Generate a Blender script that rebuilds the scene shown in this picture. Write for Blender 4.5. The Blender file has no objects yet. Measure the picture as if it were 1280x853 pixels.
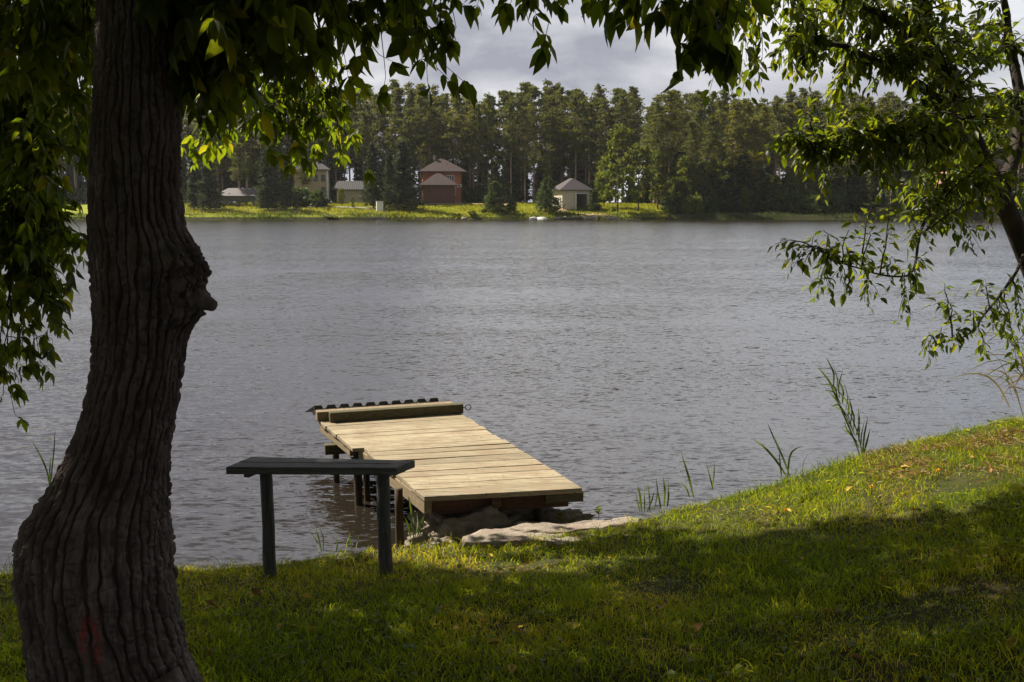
import bpy, math
import numpy as np
from mathutils import Vector, Matrix, Quaternion

# ------------------------------------------------------------------ camera, world, sun, exposure
SC = bpy.context.scene
COL = SC.collection
F = 1244.0                     # focal length in pixels of the 1280 x 853 photograph
PITCH = math.radians(7.62)
CAMZ = 2.0
SUN_AZ, SUN_EL = math.radians(-60), math.radians(47)
SUN = np.array([math.sin(SUN_AZ) * math.cos(SUN_EL), math.cos(SUN_AZ) * math.cos(SUN_EL), math.sin(SUN_EL)])

cam_d = bpy.data.cameras.new('camera')
cam = bpy.data.objects.new('camera', cam_d)
COL.objects.link(cam)
cam_d.sensor_width = 36.0
cam_d.lens = F / 1280 * 36.0
cam_d.clip_start = 0.05
cam_d.clip_end = 6000
cam.location = (0, 0, CAMZ)
cam.rotation_euler = (math.pi / 2 - PITCH, 0, 0)
SC.camera = cam

w = bpy.data.worlds.new('World')
SC.world = w
w.use_nodes = True
nt = w.node_tree
nt.nodes.clear()
out = nt.nodes.new('ShaderNodeOutputWorld')
sky = nt.nodes.new('ShaderNodeTexSky')
sky.sky_type = 'NISHITA'
sky.sun_disc = False
sky.sun_elevation = SUN_EL
sky.sun_rotation = SUN_AZ
sky.air_density = 1.2
sky.dust_density = 1.5
bg = nt.nodes.new('ShaderNodeBackground')
bg.inputs['Strength'].default_value = 0.078
tc = nt.nodes.new('ShaderNodeTexCoord')
mp = nt.nodes.new('ShaderNodeMapping')
mp.inputs['Scale'].default_value = (1.0, 1.0, 2.6)
mp.inputs['Location'].default_value = (0.35, 0.1, 0.2)
n1 = nt.nodes.new('ShaderNodeTexNoise')
n1.inputs['Scale'].default_value = 2.6
n1.inputs['Detail'].default_value = 9
n1.inputs['Roughness'].default_value = 0.55
n1.inputs['Distortion'].default_value = 0.35
cr = nt.nodes.new('ShaderNodeValToRGB')          # cloud tone: grey bellies to bright rims
cr.color_ramp.elements[0].position = 0.40
cr.color_ramp.elements[0].color = (2.7, 2.8, 3.3, 1)
cr.color_ramp.elements[1].position = 0.61
cr.color_ramp.elements[1].color = (6.4, 6.4, 6.6, 1)
n2 = nt.nodes.new('ShaderNodeTexNoise')
n2.inputs['Scale'].default_value = 1.7
n2.inputs['Detail'].default_value = 6
cov = nt.nodes.new('ShaderNodeValToRGB')         # cover: mostly closed, a few thin places
cov.color_ramp.elements[0].position = 0.30
cov.color_ramp.elements[0].color = (0.55, 0.55, 0.55, 1)
cov.color_ramp.elements[1].position = 0.45
cov.color_ramp.elements[1].color = (1, 1, 1, 1)
mx = nt.nodes.new('ShaderNodeMix')
mx.data_type = 'RGBA'
L = nt.links.new
L(tc.outputs['Generated'], mp.inputs['Vector'])
L(mp.outputs['Vector'], n1.inputs['Vector'])
L(mp.outputs['Vector'], n2.inputs['Vector'])
L(n1.outputs['Fac'], cr.inputs['Fac'])
L(n2.outputs['Fac'], cov.inputs['Fac'])
L(cov.outputs['Color'], mx.inputs['Factor'])
L(sky.outputs['Color'], mx.inputs['A'])
L(cr.outputs['Color'], mx.inputs['B'])
# sky tone shaped for the fill: brighter over the lake, darker overhead and behind
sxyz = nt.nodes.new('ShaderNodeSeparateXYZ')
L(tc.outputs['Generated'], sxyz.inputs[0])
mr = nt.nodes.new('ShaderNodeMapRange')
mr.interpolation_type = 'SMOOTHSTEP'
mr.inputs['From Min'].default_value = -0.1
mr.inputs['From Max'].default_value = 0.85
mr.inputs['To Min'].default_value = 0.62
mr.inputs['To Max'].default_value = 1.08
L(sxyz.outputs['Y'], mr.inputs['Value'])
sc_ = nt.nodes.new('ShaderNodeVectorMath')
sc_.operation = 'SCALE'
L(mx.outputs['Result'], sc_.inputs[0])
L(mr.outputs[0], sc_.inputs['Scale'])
mr2 = nt.nodes.new('ShaderNodeValToRGB')          # added bright band above the view for water reflections, darker towards the zenith
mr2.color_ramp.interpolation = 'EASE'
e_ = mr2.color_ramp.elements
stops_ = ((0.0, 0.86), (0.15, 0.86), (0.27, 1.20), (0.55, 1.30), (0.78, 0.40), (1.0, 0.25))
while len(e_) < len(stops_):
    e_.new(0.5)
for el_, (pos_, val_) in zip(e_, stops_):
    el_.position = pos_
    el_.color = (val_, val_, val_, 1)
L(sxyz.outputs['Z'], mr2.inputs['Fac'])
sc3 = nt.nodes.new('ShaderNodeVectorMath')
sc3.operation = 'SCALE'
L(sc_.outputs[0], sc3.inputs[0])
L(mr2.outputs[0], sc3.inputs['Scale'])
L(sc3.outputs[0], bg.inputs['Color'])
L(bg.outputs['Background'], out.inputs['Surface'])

sd = bpy.data.lights.new('sun', 'SUN')
sd.energy = 5.0
sd.angle = math.radians(0.55)
sd.color = (1.0, 0.90, 0.74)
sun = bpy.data.objects.new('sun', sd)
COL.objects.link(sun)
sun.location = (0, 0, 60)
sun.rotation_euler = Vector(SUN).to_track_quat('Z', 'Y').to_euler()

SC.view_settings.view_transform = 'Standard'
SC.view_settings.look = 'None'
SC.view_settings.exposure = 0.95
SC.view_settings.gamma = 1.0
SC.view_settings.use_curve_mapping = False
SC.render.engine = 'CYCLES'
SC.cycles.max_bounces = 6
SC.cycles.diffuse_bounces = 3
SC.cycles.transmission_bounces = 4
SC.cycles.glossy_bounces = 3
SC.cycles.caustics_reflective = False
SC.cycles.caustics_refractive = False

# ------------------------------------------------------------------ helpers
rng = np.random.default_rng(11)
CP, SP = math.cos(PITCH), math.sin(PITCH)

def ray(px, py):
    u, v = (px - 640) / F, (py - 426.5) / F
    return np.array([u, CP - v * SP, -SP - v * CP])

def at(px, py, Y):
    """the world point seen at a pixel of the photograph, Y metres ahead"""
    d = ray(px, py)
    return np.array([0, 0, CAMZ]) + d * (Y / d[1])

def onz(px, py, z):
    d = ray(px, py)
    return np.array([0, 0, CAMZ]) + d * ((z - CAMZ) / d[2])

def sstep(a, b, x):
    t = np.clip((x - a) / (b - a), 0, 1)
    return t * t * (3 - 2 * t)

def hash3(i, j, k, seed=0):
    n = (i.astype(np.int64) * 374761393 + j.astype(np.int64) * 668265263 + k.astype(np.int64) * 2147483647 + seed * 144269) & 0xffffffff
    n = ((n ^ (n >> 13)) * 1274126177) & 0xffffffff
    n = ((n ^ (n >> 16)) * 2246822519) & 0xffffffff
    return ((n ^ (n >> 15)) & 0xffffff) / float(0xffffff)

def vnoise(x, y, z=0.0, seed=0):
    x, y, z = np.broadcast_arrays(np.asarray(x, float), np.asarray(y, float), np.asarray(z, float))
    i, j, k = np.floor(x), np.floor(y), np.floor(z)
    fx, fy, fz = x - i, y - j, z - k
    fx, fy, fz = [t * t * t * (t * (t * 6 - 15) + 10) for t in (fx, fy, fz)]
    r = 0
    for a in (0, 1):
        for b in (0, 1):
            for c in (0, 1):
                r = r + hash3(i + a, j + b, k + c, seed) * (fx if a else 1 - fx) * (fy if b else 1 - fy) * (fz if c else 1 - fz)
    return r * 2 - 1

def fbm(x, y, z=0.0, seed=0, octv=4, rough=0.5):
    s, a, f = 0, 1, 1.0
    for o in range(octv):
        s = s + a * vnoise(np.asarray(x) * f, np.asarray(y) * f, np.asarray(z) * f, seed + o * 17)
        a *= rough
        f *= 2.03
    return s

def nrm(v):
    return v / np.maximum(np.linalg.norm(v, axis=-1, keepdims=True), 1e-9)

def link(name, me, mat, parent=None):
    o = bpy.data.objects.new(name, me)
    COL.objects.link(o)
    if mat is not None:
        me.materials.append(mat)
    if parent is not None:
        o.parent = parent
    return o

def npmesh(name, verts, faces_list, mat, parent=None, smooth=False):
    """faces_list: list of (M,k) index arrays"""
    me = bpy.data.meshes.new(name)
    verts = np.asarray(verts, np.float32)
    faces_list = [np.asarray(f, np.int32) for f in faces_list if len(f)]
    me.vertices.add(len(verts))
    me.vertices.foreach_set('co', verts.ravel())
    loops = np.concatenate([f.ravel() for f in faces_list])
    tot = np.concatenate([np.full(len(f), f.shape[1], np.int32) for f in faces_list])
    start = np.concatenate([[0], np.cumsum(tot)[:-1]]).astype(np.int32)
    me.loops.add(len(loops))
    me.loops.foreach_set('vertex_index', loops)
    me.polygons.add(len(tot))
    me.polygons.foreach_set('loop_start', start)
    me.polygons.foreach_set('loop_total', tot)
    me.polygons.foreach_set('use_smooth', np.full(len(tot), smooth))
    me.update(calc_edges=True)
    me.validate()
    return link(name, me, mat, parent)

class MB:
    """collects solids, builds one mesh"""
    def __init__(s):
        s.v, s.f = [], []
    def add(s, verts, faces):
        n = len(s.v)
        s.v += [tuple(map(float, p)) for p in verts]
        s.f += [tuple(n + i for i in f) for f in faces]
    def box(s, c, size, rz=0.0, M=None):
        x, y, z = [q / 2 for q in size]
        vs = np.array([(-x, -y, -z), (x, -y, -z), (x, y, -z), (-x, y, -z), (-x, -y, z), (x, -y, z), (x, y, z), (-x, y, z)])
        if rz:
            cc, ss = math.cos(rz), math.sin(rz)
            vs = vs @ np.array([[cc, ss, 0], [-ss, cc, 0], [0, 0, 1]])
        if M is not None:
            vs = vs @ np.asarray(M).T
        s.add(vs + np.asarray(c), [(0, 3, 2, 1), (4, 5, 6, 7), (0, 1, 5, 4), (1, 2, 6, 5), (2, 3, 7, 6), (3, 0, 4, 7)])
    def hexa(s, low, up):
        """four lower and four upper corners, both counter-clockwise from above"""
        s.add(list(low) + list(up), [(3, 2, 1, 0), (4, 5, 6, 7), (0, 1, 5, 4), (1, 2, 6, 5), (2, 3, 7, 6), (3, 0, 4, 7)])
    def tube(s, pts, rad, n=8, cap=True):
        pts = np.asarray(pts, float)
        rad = np.broadcast_to(np.asarray(rad, float), (len(pts),))
        t = nrm(np.gradient(pts, axis=0))
        ref = np.array([0.31, 0.17, 0.93]) if abs(t[0][2]) < 0.8 else np.array([1.0, 0.2, 0])
        vs = []
        for p, d, r in zip(pts, t, rad):
            a = nrm(np.cross(d, ref))
            b = np.cross(d, a)
            for k in range(n):
                g = 2 * math.pi * k / n
                vs.append(p + r * (math.cos(g) * a + math.sin(g) * b))
        fs = []
        for i in range(len(pts) - 1):
            for k in range(n):
                k2 = (k + 1) % n
                fs.append((i * n + k, i * n + k2, (i + 1) * n + k2, (i + 1) * n + k))
        if cap:
            fs.append(tuple(range(n - 1, -1, -1)))
            m = (len(pts) - 1) * n
            fs.append(tuple(m + k for k in range(n)))
        s.add(vs, fs)
    def build(s, name, mat, parent=None, smooth=False, bevel=0.0):
        me = bpy.data.meshes.new(name)
        me.from_pydata(s.v, [], s.f)
        me.polygons.foreach_set('use_smooth', [smooth] * len(me.polygons))
        me.update()
        o = link(name, me, mat, parent)
        if bevel:
            b = o.modifiers.new('bevel', 'BEVEL')
            b.width = bevel
            b.segments = 2
            b.limit_method = 'ANGLE'
        return o

def tag(o, label=None, cat=None, group=None, kind=None):
    if label: o['label'] = label
    if cat: o['category'] = cat
    if group: o['group'] = group
    if kind: o['kind'] = kind
    return o

def thing(name, label, cat, loc=(0, 0, 0), rz=0.0, group=None):
    o = bpy.data.objects.new(name, None)
    COL.objects.link(o)
    o.empty_display_size = 0.2
    o.location = loc
    o.rotation_euler = (0, 0, rz)
    return tag(o, label, cat, group)

def dup(root, loc, rz=0.0, sc=(1, 1, 1), label=None, group=None):
    r = root.copy()
    COL.objects.link(r)
    r.location = loc
    r.rotation_euler = (0, 0, rz)
    r.scale = sc
    if label: r['label'] = label
    if group: r['group'] = group
    for ch in root.children:
        c = ch.copy()
        COL.objects.link(c)
        c.parent = r
        for g in ch.children:
            d = g.copy()
            COL.objects.link(d)
            d.parent = c
    return r

# ------------------------------------------------------------------ materials
class NT:
    def __init__(s, name):
        s.m = bpy.data.materials.new(name)
        s.m.use_nodes = True
        s.t = s.m.node_tree
        s.t.nodes.clear()
        s.o = s.n('ShaderNodeOutputMaterial')
    def n(s, t, **kw):
        q = s.t.nodes.new(t)
        for k, v in kw.items():
            setattr(q, k, v)
        return q
    def l(s, a, b):
        s.t.links.new(a, b)
    def noise(s, scale, detail=4, rough=0.55, vec=None, dist=0.0, mapping=None, coord='Object'):
        q = s.n('ShaderNodeTexNoise')
        q.inputs['Scale'].default_value = scale
        q.inputs['Detail'].default_value = detail
        q.inputs['Roughness'].default_value = rough
        q.inputs['Distortion'].default_value = dist
        if vec is None:
            vec = s.coord(coord, mapping)
        s.l(vec, q.inputs['Vector'])
        return q.outputs['Fac']
    def coord(s, coord='Object', mapping=None):
        if coord == 'World':
            g = s.n('ShaderNodeNewGeometry')
            v = g.outputs['Position']
        else:
            v = s.n('ShaderNodeTexCoord').outputs[coord]
        if mapping:
            m = s.n('ShaderNodeMapping')
            m.inputs['Scale'].default_value = mapping
            s.l(v, m.inputs['Vector'])
            v = m.outputs['Vector']
        return v
    def ramp(s, fac, stops):
        r = s.n('ShaderNodeValToRGB')
        e = r.color_ramp.elements
        while len(e) < len(stops):
            e.new(0.5)
        for el, (p, c) in zip(e, stops):
            el.position = p
            el.color = (c[0], c[1], c[2], 1) if not np.isscalar(c) else (c, c, c, 1)
        s.l(fac, r.inputs['Fac'])
        return r.outputs['Color']
    def mix(s, fac, a, b, mode='MIX'):
        q = s.n('ShaderNodeMix', data_type='RGBA', blend_type=mode)
        for val, key in ((fac, 'Factor'), (a, 'A'), (b, 'B')):
            i = q.inputs[key]
            if hasattr(val, 'node'):
                s.l(val, i)
            elif np.isscalar(val):
                i.default_value = val if key == 'Factor' else (val, val, val, 1)
            else:
                i.default_value = (val[0], val[1], val[2], 1)
        return q.outputs['Result']
    def math(s, op, a, b=0.0):
        q = s.n('ShaderNodeMath', operation=op)
        for i, val in enumerate((a, b)):
            if hasattr(val, 'node'):
                s.l(val, q.inputs[i])
            else:
                q.inputs[i].default_value = val
        return q.outputs[0]
    def bump(s, h, strength=0.5, dist=0.01, normal=None):
        b = s.n('ShaderNodeBump')
        b.inputs['Strength'].default_value = strength
        b.inputs['Distance'].default_value = dist
        s.l(h, b.inputs['Height'])
        if normal is not None:
            s.l(normal, b.inputs['Normal'])
        return b.outputs['Normal']
    def pbsdf(s, col, rough=0.8, normal=None, spec=0.3, metal=0.0, ior=None):
        p = s.n('ShaderNodeBsdfPrincipled')
        if hasattr(col, 'node'):
            s.l(col, p.inputs['Base Color'])
        else:
            p.inputs['Base Color'].default_value = (col[0], col[1], col[2], 1)
        if hasattr(rough, 'node'):
            s.l(rough, p.inputs['Roughness'])
        else:
            p.inputs['Roughness'].default_value = rough
        p.inputs['Specular IOR Level'].default_value = spec
        p.inputs['Metallic'].default_value = metal
        if ior:
            p.inputs['IOR'].default_value = ior
        if normal is not None:
            s.l(normal, p.inputs['Normal'])
        return p.outputs['BSDF']
    def done(s, sh):
        s.l(sh, s.o.inputs['Surface'])
        return s.m

def simple(name, c, rough=0.8, var=0.25, scale=3.0, spec=0.3, bump=0.0, metal=0.0, mapping=None):
    m = NT(name)
    f = m.noise(scale, 5, mapping=mapping)
    col = m.ramp(f, [(0.3, [q * (1 - var) for q in c]), (0.7, [min(1, q * (1 + var)) for q in c])])
    nm = m.bump(m.noise(scale * 6, 5, mapping=mapping), bump, 0.01) if bump else None
    return m.done(m.pbsdf(col, rough, nm, spec, metal))

def leaf_mat(name, stops, trans, tw=0.45, rough=0.45, spec=0.4, nscale=0.0):
    m = NT(name)
    g = m.n('ShaderNodeNewGeometry')
    r = g.outputs['Random Per Island']
    if nscale:
        nz = m.noise(nscale, 2, coord='World')
        r = m.math('ADD', m.math('MULTIPLY', r, 0.6), m.math('MULTIPLY', m.math('SUBTRACT', nz, 0.3), 1.0))
    col = m.ramp(r, stops)
    p = m.pbsdf(col, rough, None, spec)
    t = m.n('ShaderNodeBsdfTranslucent')
    tcx = m.mix(1.0, col, trans, 'MULTIPLY')
    m.l(tcx, t.inputs['Color'])
    mxs = m.n('ShaderNodeMixShader')
    mxs.inputs[0].default_value = tw
    m.l(p, mxs.inputs[1])
    m.l(t.outputs[0], mxs.inputs[2])
    return m.done(mxs.outputs[0])

M = {}
M['leaf'] = leaf_mat('box elder leaf', [(0.0, (0.016, 0.030, 0.005)), (0.55, (0.028, 0.050, 0.007)), (0.92, (0.048, 0.070, 0.010)), (1.0, (0.075, 0.080, 0.012))], (8.5, 6.6, 1.3), 0.5, 0.5, 0.25)
M['leaf_cherry'] = leaf_mat('bird cherry leaf', [(0.0, (0.018, 0.034, 0.006)), (0.6, (0.034, 0.056, 0.009)), (1.0, (0.060, 0.080, 0.012))], (8.0, 6.2, 1.3), 0.45, 0.45, 0.35)
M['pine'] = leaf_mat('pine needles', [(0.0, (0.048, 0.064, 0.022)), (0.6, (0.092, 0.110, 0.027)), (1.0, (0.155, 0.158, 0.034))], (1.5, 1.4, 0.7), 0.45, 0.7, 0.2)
M['pine_olive'] = leaf_mat('sunlit pine needles', [(0.0, (0.07, 0.088, 0.022)), (0.6, (0.135, 0.15, 0.028)), (1.0, (0.20, 0.20, 0.034))], (1.5, 1.3, 0.6), 0.45, 0.7, 0.2)  # lighter pine copy with sunlight painted into the needle colour
M['spruce'] = leaf_mat('spruce needles', [(0.0, (0.026, 0.042, 0.026)), (0.6, (0.045, 0.062, 0.032)), (1.0, (0.08, 0.095, 0.036))], (1.1, 1.1, 0.7), 0.35, 0.7, 0.2)
M['birch'] = leaf_mat('birch leaves', [(0.0, (0.055, 0.088, 0.016)), (0.6, (0.105, 0.138, 0.022)), (1.0, (0.165, 0.175, 0.032))], (1.9, 1.7, 0.6), 0.5, 0.6, 0.2)
M['bush'] = leaf_mat('bush leaves', [(0.0, (0.025, 0.05, 0.014)), (0.6, (0.05, 0.085, 0.02)), (1.0, (0.10, 0.13, 0.03))], (1.5, 1.4, 0.7), 0.35, 0.6, 0.2)
M['grass'] = leaf_mat('lawn grass blades', [(0.0, (0.040, 0.070, 0.006)), (0.42, (0.085, 0.130, 0.008)), (0.72, (0.165, 0.190, 0.014)), (0.93, (0.25, 0.205, 0.040)), (1.0, (0.38, 0.28, 0.12))], (3.4, 3.0, 0.8), 0.55, 0.5, 0.25, nscale=1.3)
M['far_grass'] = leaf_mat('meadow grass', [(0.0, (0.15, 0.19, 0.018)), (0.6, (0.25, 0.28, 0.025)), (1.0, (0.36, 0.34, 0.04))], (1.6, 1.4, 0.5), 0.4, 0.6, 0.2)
M['reed'] = leaf_mat('reed blades', [(0.0, (0.03, 0.06, 0.014)), (0.7, (0.06, 0.10, 0.02)), (1.0, (0.12, 0.15, 0.035))], (2.0, 1.8, 0.7), 0.35, 0.5, 0.3)
M['dry_reed'] = leaf_mat('dry reed blades', [(0.0, (0.10, 0.12, 0.03)), (0.6, (0.25, 0.22, 0.09)), (1.0, (0.42, 0.33, 0.18))], (1.2, 1.1, 0.8), 0.3, 0.6, 0.3)
M['straw'] = leaf_mat('dry straw', [(0.0, (0.16, 0.07, 0.03)), (0.45, (0.30, 0.17, 0.07)), (1.0, (0.42, 0.33, 0.19))], (1.2, 1.1, 0.8), 0.3, 0.7, 0.2)
M['yellow_leaf'] = simple('fallen yellow leaf', (0.42, 0.31, 0.05), 0.7, 0.4, 30)
M['brown_leaf'] = simple('fallen brown leaf', (0.26, 0.14, 0.05), 0.7, 0.4, 30)
M['petal'] = simple('dandelion petals', (0.85, 0.42, 0.01), 0.6, 0.1, 60)
M['twigwood'] = simple('twig bark', (0.035, 0.027, 0.020), 0.9, 0.35, 12, bump=0.3)
M['fartrunk'] = simple('pine bark', (0.30, 0.215, 0.165), 0.9, 0.45, 0.8)
M['darktrunk'] = simple('grey bark', (0.055, 0.046, 0.040), 0.95, 0.5, 9, 0.1, 1.0, mapping=(1, 1, 0.4))

def bark_mat(name, ridgeattr):
    m = NT(name)
    f = m.noise(16, 8, 0.65, mapping=(1, 1, 0.35), dist=0.4)
    col = m.ramp(f, [(0.30, (0.082, 0.064, 0.061)), (0.52, (0.16, 0.130, 0.126)), (0.74, (0.29, 0.245, 0.238))])
    gr = m.noise(2.6, 5, 0.6)
    col = m.mix(m.ramp(gr, [(0.55, 0.0), (0.8, 0.35)]), col, (0.13, 0.11, 0.09))
    if ridgeattr:
        rd = m.n('ShaderNodeAttribute', attribute_name='plate')     # tone follows plate height: paler on the plates, dark brown between them
        col = m.mix(m.ramp(rd.outputs['Fac'], [(0.15, 0.75), (0.6, 0.0)]), col, (0.050, 0.038, 0.031))
        at_ = m.n('ShaderNodeAttribute', attribute_name='wound')
        wn = m.noise(34, 6, 0.75, mapping=(1, 1, 0.22), dist=0.6)
        wf = m.math('MULTIPLY', m.ramp(m.math('ADD', at_.outputs['Fac'], m.math('MULTIPLY', m.math('SUBTRACT', wn, 0.5), 3.2)), [(0.55, 0.0), (0.70, 1.0)]), 0.8)
        col = m.mix(wf, col, (0.34, 0.075, 0.05))
    nm = m.bump(m.noise(60, 9, 0.75, mapping=(1, 1, 0.35)), 0.9, 0.012)
    return m.done(m.pbsdf(col, 0.92, nm, 0.15))
M['bark_plain'] = bark_mat('bark', False)
M['bark'] = bark_mat('fissured bark', True)

def wood_mat(name, a, b, c, rough=0.8, grain=(1, 1, 1), bump=0.25, spec=0.2, stain=None):
    """weathered board: grain runs along local X of the coordinates after mapping"""
    m = NT(name)
    g = m.n('ShaderNodeNewGeometry')
    rv = g.outputs['Random Per Island']
    vm = m.n('ShaderNodeVectorMath', operation='ADD')
    m.l(m.coord('Object', grain), vm.inputs[0])
    cx = m.n('ShaderNodeCombineXYZ')
    m.l(m.math('MULTIPLY', rv, 37.0), cx.inputs[0])
    m.l(m.math('MULTIPLY', rv, 11.0), cx.inputs[1])
    m.l(cx.outputs[0], vm.inputs[1])
    f = m.noise(6, 8, 0.65, vec=vm.outputs[0], dist=0.6)
    col = m.ramp(f, [(0.28, a), (0.5, b), (0.72, c)])
    tone = m.ramp(rv, [(0.0, 0.68), (0.5, 0.98), (1.0, 1.15)])
    col = m.mix(1.0, col, tone, 'MULTIPLY')
    if stain:
        sf = m.ramp(m.noise(4.5, 7, 0.68, coord='World'), [(0.46, 0.0), (0.66, 0.75)])
        col = m.mix(sf, col, stain)
        kf = m.ramp(m.noise(30, 2, 0.5, coord='World'), [(0.27, 0.9), (0.31, 0.0)])
        col = m.mix(kf, col, (0.07, 0.045, 0.025))
    nm = m.bump(m.noise(9, 8, 0.7, vec=vm.outputs[0], dist=0.5), bump, 0.01)
    return m.done(m.pbsdf(col, rough, nm, spec))
M['deck'] = wood_mat('bleached deck boards', (0.11, 0.093, 0.068), (0.31, 0.262, 0.178), (0.46, 0.398, 0.28), grain=(1, 14, 14), stain=(0.24, 0.175, 0.115))
M['deck_edge'] = wood_mat('pale pine board', (0.16, 0.12, 0.075), (0.27, 0.21, 0.135), (0.35, 0.28, 0.185), grain=(14, 1, 14))
M['redwood'] = wood_mat('reddish timber', (0.08, 0.042, 0.026), (0.14, 0.075, 0.046), (0.20, 0.115, 0.072), grain=(1, 14, 14))
M['bumper'] = wood_mat('mossy dark timber', (0.05, 0.046, 0.026), (0.10, 0.09, 0.05), (0.16, 0.14, 0.085), grain=(1, 12, 12))
M['oldwood'] = wood_mat('grey weathered timber', (0.055, 0.055, 0.056), (0.125, 0.122, 0.12), (0.22, 0.213, 0.205), grain=(1, 16, 16), bump=0.5)
M['post'] = wood_mat('wet brown posts', (0.030, 0.022, 0.014), (0.065, 0.048, 0.030), (0.11, 0.085, 0.055), grain=(9, 9, 1), bump=0.5)
M['benchpost'] = wood_mat('dark round posts', (0.040, 0.042, 0.038), (0.08, 0.082, 0.075), (0.14, 0.138, 0.125), grain=(12, 12, 1), bump=0.5)
M['metal_dark'] = simple('dark profiled metal', (0.022, 0.026, 0.028), 0.5, 0.4, 12, 0.5)
M['iron'] = simple('rusty iron', (0.05, 0.035, 0.028), 0.6, 0.4, 40, 0.5)

def stone_mat(name, a, b, c, scale=6, bump=0.9, patch=None):
    m = NT(name)
    f = m.noise(scale, 9, 0.68)
    col = m.ramp(f, [(0.3, a), (0.5, b), (0.72, c)])
    if patch:
        col = m.mix(m.ramp(m.noise(3.1, 4, 0.6), [(0.5, 0.0), (0.62, 0.8)]), col, patch)
    nm = m.bump(m.noise(scale * 4, 9, 0.75), bump, 0.02)
    return m.done(m.pbsdf(col, 0.92, nm, 0.2))
M['rock'] = stone_mat('rough old concrete', (0.13, 0.11, 0.088), (0.27, 0.24, 0.195), (0.42, 0.37, 0.30), 9, 1.0)
M['slab'] = stone_mat('pale flat stone', (0.22, 0.185, 0.155), (0.34, 0.29, 0.245), (0.43, 0.375, 0.32), 9, 0.9, (0.30, 0.225, 0.19))
M['pebble'] = stone_mat('grey gravel', (0.08, 0.075, 0.07), (0.17, 0.16, 0.15), (0.28, 0.265, 0.25), 40, 1.0)

def ground_mat():
    m = NT('ground')
    pos = m.coord('World')
    f = m.noise(1.4, 6, 0.6, vec=pos)
    g = m.noise(14, 6, 0.7, vec=pos)
    soil = m.ramp(g, [(0.3, (0.045, 0.032, 0.018)), (0.7, (0.11, 0.08, 0.045))])
    green = m.ramp(g, [(0.3, (0.020, 0.036, 0.006)), (0.7, (0.05, 0.075, 0.012))])
    near = m.mix(m.ramp(f, [(0.42, 0.25), (0.62, 0.9)]), green, soil)
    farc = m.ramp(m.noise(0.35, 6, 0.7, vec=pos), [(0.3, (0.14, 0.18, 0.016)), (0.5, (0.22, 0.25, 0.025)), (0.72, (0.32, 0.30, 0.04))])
    sx = m.n('ShaderNodeSeparateXYZ')
    m.l(pos, sx.inputs[0])
    isfar = m.math('GREATER_THAN', sx.outputs['Y'], 60.0)
    dp = m.math('GREATER_THAN', sx.outputs['Y'], 198.0)           # pine duff under the forest
    farc = m.mix(dp, farc, (0.045, 0.04, 0.022))
    wood = m.math('GREATER_THAN', sx.outputs['X'], 26.5)          # the right part is all forest floor
    farc = m.mix(wood, farc, (0.045, 0.045, 0.022))
    col = m.mix(isfar, near, farc)
    low = m.math('LESS_THAN', sx.outputs['Z'], 0.03)
    col = m.mix(low, col, (0.06, 0.045, 0.028))
    wet = m.math('MULTIPLY', isfar, m.math('LESS_THAN', sx.outputs['Z'], 0.45))     # far waterline bank: its shade painted into the mud colour
    col = m.mix(wet, col, (0.035, 0.036, 0.016))
    nm = m.bump(m.noise(22, 8, 0.75, vec=pos), 0.8, 0.03)
    return m.done(m.pbsdf(col, 0.95, nm, 0.1))
M['ground'] = ground_mat()

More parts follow.
